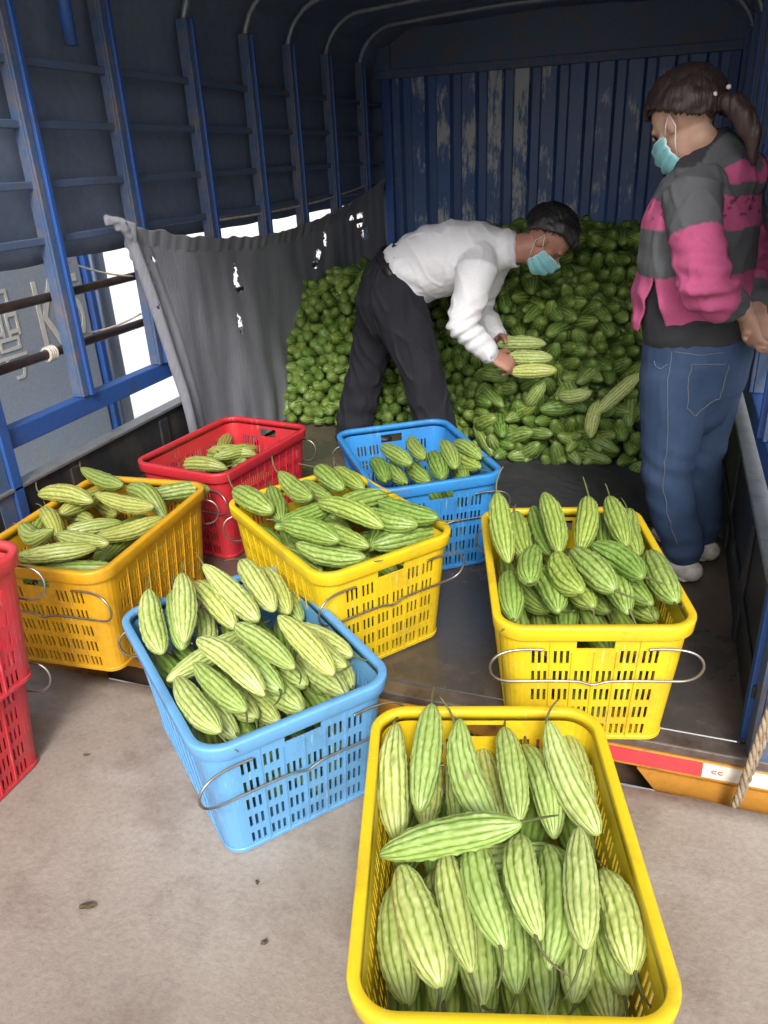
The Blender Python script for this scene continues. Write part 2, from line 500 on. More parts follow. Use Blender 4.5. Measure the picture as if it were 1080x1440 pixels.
def ball(c, fx, fy, fz, n=16):
    """ellipsoid given by three half-axis vectors"""
    c, fx, fy, fz = V(c), V(fx), V(fy), V(fz)
    vs, fs = [], []
    m_ = n // 2
    for i in range(1, m_):
        th = math.pi * i / m_
        for j in range(n):
            g = 2 * math.pi * j / n
            vs.append(tuple(c + fz * math.cos(th) + (fx * math.cos(g) + fy * math.sin(g)) * math.sin(th)))
    k = len(vs)
    vs += [tuple(c + fz), tuple(c - fz)]
    for i in range(m_ - 2):
        for j in range(n):
            j2 = (j + 1) % n
            fs.append((i * n + j, (i + 1) * n + j, (i + 1) * n + j2, i * n + j2))
    for j in range(n):
        j2 = (j + 1) % n
        fs.append((k, j, j2))
        fs.append((k + 1, (m_ - 2) * n + j2, (m_ - 2) * n + j))
    return vs, fs

def point_attr(me, name, vals, color=False):
    if color:
        a = me.attributes.new(name, 'FLOAT_COLOR', 'POINT')
        flat = []
        for c in vals:
            flat += [c[0], c[1], c[2], 1.0]
        a.data.foreach_set('color', flat)
    else:
        a = me.attributes.new(name, 'FLOAT', 'POINT')
        a.data.foreach_set('value', vals)

def smoothstep(a, b, x):
    t = max(0.0, min(1.0, (x - a) / (b - a)))
    return t * t * (3 - 2 * t)

# ------------------------------------------------------------------ ground, dock, grass
b0 = 0.115                       # bed floor height above the dock
XL, XR, YT, YF = -1.95, 0.30, 1.545, 5.72

g = MB(); g.grid(lambda u, v: (-120 + 240 * u, -120 + 240 * v, -0.9), 8, 8)
tag(g.build('yard_ground', 'yard'), kind='structure')
g = MB(); g.grid(lambda u, v: (0.55 + 6.0 * u + 0.06 * noise.noise(V((0, v * 20, 0))), 1.45 + 7 * v, -0.895 + 0.02 * noise.noise(V((u * 9, v * 9, 3)))), 20, 30)
tag(g.build('verge_soil', 'soil'), kind='structure')

def dock_top(u, v):
    x = -4.2 + 7.4 * u
    y = -5 + 6.503 * min(1, v * 130 / 129)
    if v > 0.999: y = 1.512
    z = 0.0025 * noise.noise(V((x * 1.3, y * 1.3, 0)))
    if v > 0.999:
        z -= 0.012
        y += 0.010 * noise.noise(V((x * 9, 0, 4))) + 0.006 * noise.noise(V((x * 31, 0, 9))) - 0.004
    elif y > 1.46:
        y += 0.012 * noise.noise(V((x * 12, 0, 7)))
    return (x, y, z)
g = MB()
nu, nv = 150, 130
def vmap(v):
    return v
g.grid(dock_top, nu, nv)
top_n = len(g.v)
k = top_n
for i in range(nu + 1):
    x, y, z = g.v[i * (nv + 1) + nv]
    g.v.append((x, y + 0.004, -0.06)); g.v.append((x, y + 0.002, -0.95))
for i in range(nu):
    a_, b_ = i * (nv + 1) + nv, (i + 1) * (nv + 1) + nv
    g.f.append((a_, b_, k + 2 * (i + 1), k + 2 * i))
    g.f.append((k + 2 * i, k + 2 * (i + 1), k + 2 * (i + 1) + 1, k + 2 * i + 1))
tag(g.build('dock_platform', 'concrete', smooth=True), kind='structure')

gm = MB()
for i in range(9000):
    x = 0.6 + 3.2 * rnd.random() ** 1.4
    y = 1.56 + 3.4 * rnd.random() ** 1.2
    h = rnd.uniform(0.05, 0.17); a = rnd.uniform(0, 6.28); wv = rnd.uniform(0.002, 0.005)
    dx, dy = math.cos(a) * wv, math.sin(a) * wv
    lx, ly = rnd.gauss(0, 0.05), rnd.gauss(0, 0.05)
    z = -0.90
    k = len(gm.v)
    gm.v += [(x - dx, y - dy, z), (x + dx, y + dy, z), (x + lx * 0.4 + dx * .7, y + ly * 0.4 + dy * .7, z + h * 0.6), (x + lx * 0.4 - dx * .7, y + ly * 0.4 - dy * .7, z + h * 0.6), (x + lx, y + ly, z + h)]
    gm.f += [(k, k + 1, k + 2, k + 3), (k + 3, k + 2, k + 4)]
tag(gm.build('grass', 'grass'), 'rough green grass growing beside the truck below the dock', 'grass', kind='stuff')

# ------------------------------------------------------------------ the truck
truck = tag(empty('cargo_truck', (-0.82, YT, 0)), 'open-backed cargo truck with blue stake sides, dark cover and corrugated front wall', 'truck')
T0 = Matrix.Translation((0.82, -YT, 0))      # children are written in world coordinates
def tpart(mb, name, mat, parent=None, smooth=False, bevel=0):
    o = mb.build(name, mat, None, smooth, bevel)
    o.parent = parent or truck
    o.matrix_parent_inverse = T0
    return o
def tpart2(mb, name, mat, parent, smooth=False, bevel=0):
    o = mb.build(name, mat, None, smooth, bevel)
    o.parent = parent
    return o

# bed floor: checker-worn steel sheet with slight dents
g = MB()
g.grid(lambda u, v: (XL - 0.03 + (XR - XL + 0.06) * u, YT + 0.055 + (YF - YT) * v, b0 + 0.004 * noise.noise(V((u * 6, v * 11, 1))) * min(1, v * 20)), 40, 70)
tpart(g, 'bed_floor', 'bed', smooth=True)
tpart(MB().quad_box((XL - 0.05, YT + 0.002, b0 - 0.03), (XR + 0.05, YT + 0.058, b0 - 0.004)), 'tail_lip', 'lip', bevel=0.004)
sill = tpart(MB().quad_box((XL - 0.06, YT, 0.026), (XR + 0.07, YT + 0.045, b0 - 0.034)), 'tail_sill', 'orange_paint', bevel=0.004)
tpart2(MB().quad_box((XL - 0.06, YT + 0.02, 0.012), (XR + 0.07, YT + 0.07, 0.0235)), 'bottom_flange', 'orange_paint', sill)
tpart(MB().quad_box((XL, YT + 0.10, -0.13), (XR, YT + 0.16, 0.0115)), 'rear_crossmember', 'dark_void')
for xa, xb in ((0.06, XR + 0.07), (-1.90, -1.62), (-0.95, -0.62)):
    br = MB()
    k = 0
    y0, y1 = YT + 0.012, YT + 0.09
    pts = [(xa, 0.0115), (xb, 0.0115), (xb, -0.14), (xa + 0.12, -0.14)]
    br.v = [(x, y0, z) for x, z in pts] + [(x, y1, z) for x, z in pts]
    br.f = [(0, 3, 2, 1), (4, 5, 6, 7), (0, 1, 5, 4), (1, 2, 6, 5), (2, 3, 7, 6), (3, 0, 4, 7)]
    tpart(br, 'tail_bracket', 'orange_paint')
x = XR + 0.055
seg = [(-0.02, 0.205, 'strip_red'), (0.205, 0.352, 'strip_white'), (-0.16, -0.10, 'strip_white'), (-0.225, -0.162, 'strip_red')]
for xa, xb, mt in seg:
    st = tpart(MB().quad_box((xa + .001, YT - 0.0025, 0.037), (xb - .001, YT + 0.001, 0.078)), 'reflective_strip', mt)
    if mt == 'strip_white' and xa > 0.1:
        mk = MB()
        for cx, rr in ((xa + 0.028, 0.006), (xa + 0.042, 0.006)):
            mk.tube([(cx + rr * math.cos(q), YT - 0.0035, 0.058 + 0.7 * rr * math.sin(q)) for q in [R(50 + 26 * t) for t in range(11)]], 0.0012, 5)
        tpart2(mk, 'printed_mark', 'strip_red', st)

# side boards
for sx, xx in ((-1, XL), (1, XR)):
    zt = 0.475 if sx < 0 else 0.515
    bd = MB().quad_box((min(xx, xx + sx * 0.035), YT + 0.05, b0 - 0.03), (max(xx, xx + sx * 0.035), YF, zt))
    for yy in [YT + 0.5 + i * 0.55 for i in range(8)]:
        bd.quad_box((min(xx, xx - sx * 0.012) , yy - 0.03, b0 + 0.01), (max(xx, xx - sx * 0.012), yy + 0.03, zt - 0.02))
    bd.quad_box((min(xx, xx - sx * 0.010), YT + 0.06, 0.24), (max(xx, xx - sx * 0.010), YF - 0.02, 0.275))
    bo = tpart(bd, 'side_board', 'board', bevel=0.004)
    tpart2(MB().quad_box((min(xx - sx * 0.014, xx + sx * 0.05), YT + 0.05, zt + 0.001), (max(xx - sx * 0.014, xx + sx * 0.05), YF, zt + 0.014)), 'board_cap', 'board_top', bo, bevel=0.003)

# stake side frames: lower beam, posts, rails (left and right alike)
posts_y = [1.735, 2.19, 2.67, 3.22, 3.74, 4.20, 4.70, 5.25]
for sx, xx in ((-1, XL), (1, XR)):
    x0, x1 = (xx - 0.055, xx - 0.004) if sx < 0 else (xx + 0.004, xx + 0.055)
    bm_ = MB().quad_box((x0 - (0 if sx > 0 else 0.0), YT + 0.1, 0.605), (x1, YF, 0.672))
    tpart(bm_, 'lower_beam', 'blue_paint', bevel=0.004)
    for i, y in enumerate(posts_y):
        if sx > 0 and i == 0:
            y = 1.60
        zb = 0.30 if i == 0 else 0.674
        if i == 0:
            zb = 0.03 if sx > 0 else b0 + 0.001
        xi = xx - sx * 0.003 if i else (xx - 0.002 * sx)
        # channel section: web + two flanges, deeper at the rear post
        wd = 0.023 if i else 0.05
        c = MB()
        c.quad_box((min(xi, xi + sx * 0.012), y - wd, zb), (max(xi, xi + sx * 0.012), y + wd * 0.25, 1.97))
        c.quad_box((min(xi + sx * 0.0125, xi + sx * 0.05), y - wd, zb), (max(xi + sx * 0.0125, xi + sx * 0.05), y - wd + 0.010, 1.97))
        c.quad_box((min(xi + sx * 0.0125, xi + sx * 0.05), y + wd * 0.25 - 0.01, zb), (max(xi + sx * 0.0125, xi + sx * 0.05), y + wd * 0.25, 1.97))
        p = tpart(c, 'side_post', 'post_face', bevel=0.003)
        c = MB().quad_box((min(xi - sx * 0.012, xi + sx * 0.03), y + wd * 0.25 + 0.001, zb), (max(xi - sx * 0.012, xi + sx * 0.03), y + wd + 0.004, 1.97))
        tpart2(c, 'post_flange', 'blue_paint', p, bevel=0.003)
    for j, z in enumerate((0.841, 1.027, 1.214, 1.386, 1.565, 1.745)):
        rl = MB()
        xr = xx + sx * (0.075 if j < 2 else 0.03)
        if j < 2:
            rl.tube([(xr, YT + 0.1 + 4.1 * t / 12, z + 0.006 * noise.noise(V((t, j, sx)))) for t in range(13)], 0.0165, 10)
            tpart(rl, 'side_rail', 'rail', smooth=True)
        else:
            yy = [YT + 0.1, YF]
            rl.quad_box((xr - 0.010, yy[0], z - 0.013), (xr + 0.010, yy[1], z + 0.013))
            tpart(rl, 'side_rail', 'upper_rail', bevel=0.004)

# roof bows
for y in [1.735, 2.19, 2.67, 3.22, 3.74, 4.20, 4.70, 5.25]:
    pts = []
    for t in range(9):
        a = R(90 * t / 8)
        pts.append((XL - 0.03 + 0.26 * (1 - math.cos(a)), y, 1.90 + 0.26 * math.sin(a)))
    mid = [(XL + 0.23 + (XR - XL - 0.46) * t / 10, y, 2.16 + 0.04 * math.sin(math.pi * t / 10)) for t in range(1, 10)]
    rgt = [(XL + XR - p[0], p[1], p[2]) for p in reversed(pts)]
    full = [(XL - 0.03, y, 1.50)] + pts + mid + rgt + [(XR + 0.03, y, 1.50)]
    tpart(MB().tube(full, 0.013, 8), 'roof_bow', 'steel_bow', smooth=True)
# hanging blue pipe under the near roof
tpart(MB().tube([(-1.93, 2.44, 2.2), (-1.93, 2.44, 1.80)], 0.022, 10), 'hanging_pipe', 'blue_paint', smooth=True)

# dark tarpaulin cover
def cover(u, v):
    y = YT - 0.02 + (YF + 0.06 - YT) * v
    prof = [(XL - 0.11, 1.135), (XL - 0.105, 1.5), (XL - 0.10, 1.90), (XL - 0.03, 2.09), (XL + 0.2, 2.20), (-0.82, 2.245), (XR - 0.2, 2.20), (XR + 0.03, 2.09), (XR + 0.10, 1.90), (XR + 0.105, 1.5), (XR + 0.11, 1.0)]
    s = u * (len(prof) - 1)
    i = min(int(s), len(prof) - 2)
    t = s - i
    x = prof[i][0] * (1 - t) + prof[i + 1][0] * t
    z = prof[i][1] * (1 - t) + prof[i + 1][1] * t
    k = noise.noise(V((x * 1.7, y * 1.7, z * 1.7))) * 0.025 + noise.noise(V((x * 6, y * 3, z * 6))) * 0.010
    edge = min(u, 1 - u)
    if edge < 0.02:
        z += 0.02 * noise.noise(V((y * 3, x, 0)))
    # sag between the bows
    d = min(abs(y - q) for q in posts_y)
    sag = -0.022 * min(1, d / 0.25) if 0.3 < u < 0.7 else 0.0
    sx = 1 if u > 0.5 else -1
    return (x + sx * abs(k) * 0.9, y, z + sag + (abs(k) if 0.25 < u < 0.75 else 0))
cv = MB().grid(cover, 80, 90)
co_ = tpart(cv, 'tarpaulin_cover', 'tarp', smooth=True)
sm = co_.modifiers.new('thick', 'SOLIDIFY'); sm.thickness = 0.004; sm.offset = 1

# corrugated front wall
cw = MB(); crest = []
per = 0.178
prof = []
x = XL - 0.06
while x < XR + 0.06:
    prof += [(x, 0.0, 0), (x + 0.052, 0.0, 0), (x + 0.070, -0.042, 1), (x + 0.160, -0.042, 1)]
    x += per
zs = [b0 - 0.02 + i * (1.95 - b0) / 12 for i in range(13)]
for (px, dy, cr) in prof:
    for z in zs:
        cw.v.append((px, YF + dy, z)); crest.append(float(cr))
nz = len(zs)
for i in range(len(prof) - 1):
    for j in range(nz - 1):
        cw.f.append((i * nz + j, (i + 1) * nz + j, (i + 1) * nz + j + 1, i * nz + j + 1))
wall = tpart(cw, 'corrugated_wall', 'wall')
point_attr(wall.data, 'crest', crest)
tpart(MB().quad_box((XL - 0.06, YF - 0.075, 1.90), (XR + 0.06, YF - 0.045, 1.955)), 'wall_header', 'post_face', bevel=0.004)
tpart(MB().quad_box((XL - 0.06, YF - 0.02, 1.957), (XR + 0.06, YF + 0.02, 2.24)), 'front_panel', 'upper_rail')
for xa in (XL - 0.13, XR - 0.04):
    tpart(MB().quad_box((xa, YF - 0.043, b0), (xa + 0.17, YF + 0.09, 2.1)), 'corner_sheet', 'upper_rail')
for xx in (XL + 0.02, XR - 0.03):
    tpart(MB().quad_box((xx - 0.03, YF - 0.10, b0), (xx + 0.03, YF - 0.0455, 1.90)), 'corner_post', 'blue_paint', bevel=0.004)

# ------------------------------------------------------------------ neighbouring truck seen through the stakes
NX = -2.78
nb = tag(empty('neighbouring_truck', (NX - 0.9, 2.5, -0.9)), 'grey-blue truck side with pale lettering, parked beyond the left stake side', 'truck')
TN = Matrix.Translation((-(NX - 0.9), -2.5, 0.9))
def npart(mb, name, mat, bevel=0, smooth=False):
    o = mb.build(name, mat, None, smooth, bevel); o.parent = nb; o.matrix_parent_inverse = TN; return o
body = npart(MB().quad_box((NX - 1.9, 1.75, -0.25), (NX, 3.27, 1.55)), 'cargo_body', 'neighbour', 0.02)
npart(MB().quad_box((NX + 0.002, 1.75, -0.02), (NX + 0.022, 3.27, 0.045)), 'side_moulding', 'neighbour', 0.004)
npart(MB().quad_box((NX - 0.03, 3.275, -0.3), (NX + 0.02, 3.34, 1.6)), 'corner_pillar', 'blue_paint', 0.006)
npart(MB().quad_box((NX - 1.9, 3.345, -0.3), (NX + 0.0, 3.46, 1.55)), 'front_frame', 'neighbour', 0.01)
npart(MB().tube([(NX + 0.035, 3.31, 1.5), (NX + 0.035, 3.31, -0.3)], 0.012, 8), 'drain_pipe', 'upper_rail', smooth=True)
for yy in (2.1, 3.0):
    whl = MB().tube([(NX - 0.28, yy, -0.55), (NX - 0.27, yy, -0.55), (NX - 0.05, yy, -0.55), (NX - 0.04, yy, -0.55)], [0.30, 0.345, 0.345, 0.30], 28)
    npart(whl, 'wheel', 'shoe_dark', smooth=False)

def letters(txt, size, y, z, name='lettering', sx=1.0):
    cu = bpy.data.curves.new('t', 'FONT'); cu.body = txt; cu.size = size; cu.extrude = 0.001
    o = bpy.data.objects.new('t', cu); C.objects.link(o)
    me = bake(o)
    bpy.data.objects.remove(o, do_unlink=True)
    for v in me.vertices:
        v.co = V((NX + 0.002 + v.co.z, y + v.co.x * sx, z + v.co.y))
    q = link(me, name, 'letter'); q.parent = nb; q.matrix_parent_inverse = TN
    return q
letters('K', 0.52, 2.885, 0.61, sx=0.55)
letters('5', 0.44, 3.125, 0.665, sx=0.5)
letters('\u54c1', 0.24, 2.60, 0.77, sx=.8)
letters('\u53f7', 0.22, 2.60, 0.575, sx=.9)

# ------------------------------------------------------------------ grey shade tarp hung on the left side
def tarp_pt(u, v):
    # u along the truck, v from the top edge down
    ytop = 2.46 + (5.36 - 2.46) * u
    ztop = 1.255 - 0.20 * math.sin(math.pi * min(1, u * 1.02)) ** 0.8 * (1 - 0.35 * u) + 0.03 * u
    ybot = 2.74 + (5.40 - 2.74) * u
    zbot = 0.14
    y = ytop + (ybot - ytop) * v
    z = ztop + (zbot - ztop) * v
    f = math.sin(y * 9 + z * 6 + 1.8 * noise.noise(V((y * 2, z * 1.5, 0)))) * 0.004 + 0.035 * noise.noise(V((y * 2.0, z * 1.3, 5))) + 0.012 * noise.noise(V((y * 9, z * 2.5, 8)))
    x = XL + 0.065 + f * (0.5 + v)
    # left edge rolled into folds
    e = max(0, 1 - u / 0.05)
    x += 0.035 * e * math.sin(u * 160)
    # top edge flopped over the rail
    if v < 0.06:
        x += 0.02 * (1 - v / 0.06) + 0.012 * noise.noise(V((y * 16, 0, 1)))
        z += 0.014 * noise.noise(V((y * 11, 3, 1)))
    return (x, y, z)
nu, nv = 420, 170
tg = MB().grid(tarp_pt, nu, nv)
holes = [(3.235, 0.94, .028, .06), (3.265, .885, .035, .018), (3.215, .735, .024, .045), (2.62, 1.10, .012, .014), (2.56, .93, .007, .012), (4.9, 1.06, .08, .05), (4.98, .97, .05, .05), (4.75, 1.08, .05, .02), (4.2, .93, .05, .03), (4.14, .88, .05, .02), (4.3, 1.0, .02, .05)]
def in_hole(p):
    for hy, hz, ry, rz in holes:
        q = ((p[1] - hy) / ry) ** 2 + ((p[2] - hz) / rz) ** 2
        if q < 1.6 and q < 0.75 + 1.5 * noise.noise(V((p[1] * 95, p[2] * 60, 2))) + 0.7 * noise.noise(V((p[1] * 30, p[2] * 30, 9))):
            return True
    return False
tg.f = [f for f in tg.f if not in_hole([sum(tg.v[i][c] for i in f) / 4 for c in range(3)])]
tp = tg.build('shade_tarp', 'grey_tarp', smooth=True)
sm = tp.modifiers.new('thick', 'SOLIDIFY'); sm.thickness = 0.003
tag(tp, 'torn grey tarp hanging along the left side behind the red crate', 'tarp')
# bunched corner of the tarp
kb = []
for i in range(2):
    a = i * 1.3
    kb.append(loft([((XL + 0.05 + 0.02 * math.sin(a), 2.415 + 0.03 * i, 1.245 + 0.01 * math.cos(a * 2)), .012, .020), ((XL + 0.075 + 0.015 * math.cos(a), 2.45 + 0.03 * i, 1.25), .022, .014), ((XL + 0.07, 2.50 + 0.02 * i, 1.18 - 0.05 * i), .028, .018), ((XL + 0.075, 2.55 + 0.03 * i, 1.02 - 0.06 * i), .02, .014)], (1, 0, 0), 12))
bn = link(fuse(kb, 0.008, 3, lambda c, nn: c + nn * 0.012 * noise.noise(c * 34)), 'bunched_corner', 'grey_tarp', tp)

# cords tied on the left rails
def rope_path(a, b, sag=0.03, n=14):
    a, b = V(a), V(b)
    return [a.lerp(b, i / n) + V((0, 0, -sag * math.sin(math.pi * i / n))) for i in range(n + 1)]
xr = XL - 0.075
c1 = MB()
for t in range(4):
    c1.tube([(xr + 0.022 * math.cos(q), 2.115 + 0.010 * t + 0.004 * math.sin(q), 0.841 + 0.022 * math.sin(q)) for q in [R(24 * i) for i in range(15)]], 0.006, 6, True)
tag(c1.build('cord_wrap', 'cord', smooth=True), 'pale cord wrapped round the lower rail against the blue post', 'cord')
tag(MB().tube(rope_path((xr + .03, 2.24, .885), (xr + 0.03, 2.64, .885), 0.015), 0.004, 6).build('cord', 'cord', smooth=True), 'thin pale cord stretched along the lower rusty rail', 'cord')
tag(MB().tube(rope_path((xr + .04, 2.28, 1.13), (xr + .045, 2.62, 1.035), 0.01) , 0.004, 6).build('cord', 'cord', smooth=True), 'slanting thin cord knotted above the second rusty rail', 'cord')
tag(MB().tube(rope_path((XL - .02, 3.2, 1.19), (XL - .02, 5.4, 1.26), 0.03), 0.006, 6).build('tarp_line', 'cord', smooth=True), 'long thin line strung along the stakes above the grey tarp', 'cord')

# twisted rope at the right rear corner
rp = MB()
base = [V((.345, 1.515, 0.47)), V((.322, 1.505, 0.36)), V((.308, 1.50, 0.27)), V((.296, 1.498, 0.16)), V((.286, 1.50, 0.05)), V((.278, 1.518, -0.06))]
fine = []
for i in range(len(base) - 1):
    for t in range(12):
        fine.append(base[i].lerp(base[i + 1], t / 12))
fine.append(base[-1])
for s in range(3):
    rp.tube([p + V((math.cos(i * 0.75 + s * 2.094), math.sin(i * 0.75 + s * 2.094), 0)) * 0.0042 for i, p in enumerate(fine)], 0.0046, 7)
for s in range(3):
    rp.tube([p + V((0.024 - 0.0003 * i, 0.012, 0.0)) + V((math.cos(i * 0.75 + s * 2.094), math.sin(i * 0.75 + s * 2.094), 0)) * 0.004 for i, p in enumerate(fine)], 0.0044, 7)
tag(rp.build('rope', 'rope', smooth=True), 'twisted brown rope hanging from the right rear corner of the truck', 'rope')

# dark sheet on the bed in front of the heap
def sheet(u, v):
    x = -1.05 + 1.22 * u; y = 2.72 + 0.95 * v
    x += 0.06 * noise.noise(V((0, v * 5, 2))); y += 0.07 * noise.noise(V((u * 5, 0, 6)))
    z = b0 + 0.012 + 0.018 * abs(noise.noise(V((x * 7, y * 4, 0)))) + 0.010 * abs(noise.noise(V((x * 15, y * 19, 3))))
    return (x, y, z)
sh = MB().grid(sheet, 90, 70).build('ground_sheet', 'sheet', smooth=True)
sm = sh.modifiers.new('thick', 'SOLIDIFY'); sm.thickness = 0.004
tag(sh, 'crumpled dark sheet spread on the truck bed before the heap', 'sheet')

# ------------------------------------------------------------------ crates
CL, CW, CH = 0.31, 0.22, 0.345          # rim half length (y), half width (x), height
BL, BW = 0.272, 0.182
def perimeter(hx, hy, r, fr_s, fr_l, nc=6):
    """anticlockwise rounded rectangle; straight sides carry the given fractions; returns points and (side, fraction) marks"""
    out = []
    for side in range(4):
        fr = fr_s if side % 2 == 0 else fr_l
        for f in fr:
            if side == 0: p = (-hx + r + (2 * hx - 2 * r) * f, -hy)
            elif side == 1: p = (hx, -hy + r + (2 * hy - 2 * r) * f)
            elif side == 2: p = (hx - r - (2 * hx - 2 * r) * f, hy)
            else: p = (-hx, hy - r - (2 * hy - 2 * r) * f)
            out.append((p[0], p[1], side))
        cx, cy, a0 = [(hx - r, -hy + r, -90), (hx - r, hy - r, 0), (-hx + r, hy - r, 90), (-hx + r, -hy + r, 180)][side]
        for t in range(1, nc):
            a = R(a0 + 90 * t / nc)
            out.append((cx + r * math.cos(a), cy + r * math.sin(a), -1))
    return out

def slot_fracs(groups, end=0.035):
    unit = 5 + 2.1
    tot = groups * unit - 2.1
    fr, cells = [0.0], []
    for gidx in range(groups):
        for s in range(3):
            a = gidx * unit + s * 2
            fa, fb = end + (1 - 2 * end) * a / tot, end + (1 - 2 * end) * (a + 1.0) / tot
            fr += [fa, fb]
            cells.append((len(fr) - 2, gidx))
    fr.append(1.0)
    return fr, cells
fs_, cs_ = slot_fracs(6)
fl_, cl_ = slot_fracs(9)
ROWS = [(0.055, 0.15), (0.205, 0.31), (0.365, 0.47), (0.525, 0.63), (0.69, 0.80)]
HAND = (0.815, 0.905)

def crate_shell():
    vl = [0.0]
    for a_, b_ in ROWS: vl += [a_, b_]
    vl += [HAND[0], HAND[1], 0.93, 1.0]
    bot = perimeter(BW, BL, 0.040, fs_, fl_)
    top = perimeter(CW - .006, CL - .006, 0.060, fs_, fl_)
    n = len(bot)
    g = MB()
    for v in vl:
        step = 0.004 if v > 0.64 else 0.0        # shoulder in the wall
        for p, q in zip(bot, top):
            x = p[0] + (q[0] - p[0]) * v; y = p[1] + (q[1] - p[1]) * v
            ln = math.hypot(x, y)
            g.v.append((x, y, CH * v))
    starts = []
    i = 0
    for side in range(4):
        starts.append(i)
        i += (len(fs_) if side % 2 == 0 else len(fl_)) + 5
    hole = set()
    for side in range(4):
        cells = cs_ if side % 2 == 0 else cl_
        for fi, grp in cells:
            for r_i in range(5):
                if side % 2 == 0 and r_i == 4 and grp in (2, 3):
                    continue
                hole.add((starts[side] + fi, 1 + 2 * r_i))
        if side % 2 == 0:
            fa = [c[0] for c in cells if c[1] == 2][0]; fb = [c[0] for c in cells if c[1] == 3][-1] + 1
            for q in range(fa, fb):
                hole.add((starts[side] + q, 11))
    for j in range(len(vl) - 1):
        for i in range(n):
            if (i, j) in hole: continue
            i2 = (i + 1) % n
            g.f.append((j * n + i, j * n + i2, (j + 1) * n + i2, (j + 1) * n + i))
    g.f.append(tuple(reversed(range(n))))
    o = bpy.data.objects.new('t', g.mesh('crate_shell')); C.objects.link(o)
    sm = o.modifiers.new('s', 'SOLIDIFY'); sm.thickness = 0.0036; sm.offset = -1
    me = bake(o); bpy.data.objects.remove(o, do_unlink=True)
    me.name = 'crate_shell'
    return me

def ring_sweep(profile, seg_nc=10, inner=False):
    """sweep a closed (outset, z) profile round the crate; outset is measured from the wall at that height"""
    g = MB(); n = 0
    for o_, z in profile:
        v = z / CH
        per_ = perimeter(BW + (CW - .006 - BW) * v + o_, BL + (CL - .006 - BL) * v + o_, 0.040 + 0.02 * v + max(o_, -0.02), [0, .33, .66, 1], [0, .33, .66, 1], seg_nc)
        n = len(per_)
        g.v += [(p[0], p[1], z) for p in per_]
    m_ = len(profile)
    for j in range(m_):
        j2 = (j + 1) % m_
        for i in range(n):
            i2 = (i + 1) % n
            g.f.append((j * n + i, j * n + i2, j2 * n + i2, j2 * n + i))
    return g

def crate_ribs():
    g = MB()
    for side in range(4):
        fr, cells = (fs_, cs_) if side % 2 == 0 else (fl_, cl_)
        ng = 6 if side % 2 == 0 else 9
        mids = [(fr[[c[0] for c in cells if c[1] == k][-1] + 1] + fr[[c[0] for c in cells if c[1] == k + 1][0]]) / 2 for k in range(ng - 1)]
        for f in mids:
            k = len(g.v)
            zs_ = (0.02, 0.79 if (side % 2 == 0 and 0.3 < f < 0.7) else 0.925)
            for v in zs_:
                hx = BW + (CW - .006 - BW) * v; hy = BL + (CL - .006 - BL) * v; r = 0.04 + 0.02 * v
                for df, dn in ((-1, 0.0005), (1, 0.0005), (0.6, 0.0032), (-0.6, 0.0032)):
                    d = 0.0028 * df
                    if side == 0: p = (-hx + r + (2 * hx - 2 * r) * f + d, -hy - dn)
                    elif side == 1: p = (hx + dn, -hy + r + (2 * hy - 2 * r) * f + d)
                    elif side == 2: p = (hx - r - (2 * hx - 2 * r) * f - d, hy + dn)
                    else: p = (-hx - dn, hy - r - (2 * hy - 2 * r) * f - d)
                    g.v.append((p[0], p[1], CH * v))
            g.f += [tuple(k + i for i in q) for q in ((3, 2, 1, 0), (4, 5, 6, 7), (0, 1, 5, 4), (1, 2, 6, 5), (2, 3, 7, 6), (3, 0, 4, 7))]
    return g

def wire_handle(sgn, drop=0.0):
    pts = []
    def f(x, z, out):
        v = z / CH
        y = BL + (CL - .006 - BL) * v + 0.008 + out
        return (x, sgn * y, z)
    half = [f(-0.115, .285, 0), f(-0.15, .287, 0), f(-0.185, .286, .002), f(-0.214, .281, .009), f(-0.231, .265, .013), f(-0.237, .242, .014), f(-0.229, .216, .012), f(-0.208, .200, .008), f(-0.18, .196, .005), f(-0.10, .196, .003), f(-0.035, .195, .003), f(-0.018, .190, .004), f(0, .184, .005)]
    pts = half + [(-p[0], p[1], p[2]) for p in reversed(half[:-1])]
    # smooth
    for _ in range(2):
        q = [pts[0]]
        for a_, b_ in zip(pts, pts[1:]):
            q += [tuple(a_[c] * .75 + b_[c] * .25 for c in range(3)), tuple(a_[c] * .25 + b_[c] * .75 for c in range(3))]
        q.append(pts[-1]); pts = q
    return MB().tube(pts, 0.0031, 7)

shell_me = crate_shell()
rim_me = ring_sweep([(-0.006, CH - 0.020), (-0.0065, CH + 0.001), (-0.005, CH + 0.0032), (0.009, CH + 0.0036), (0.0120, CH + 0.0018), (0.0130, CH - 0.003), (0.0130, CH - 0.031), (0.0118, CH - 0.033), (0.0095, CH - 0.032), (0.0090, CH - 0.006), (0.001, CH - 0.012)]).mesh('crate_rim', True)
foot_me = ring_sweep([(0.0006, 0.002), (0.003, 0.003), (0.003, 0.012), (0.0006, 0.014)]).mesh('crate_foot', False)
ribs_me = crate_ribs().mesh('crate_ribs')
wire_me = [wire_handle(s).mesh('wire_handle', True) for s in (-1, 1)]

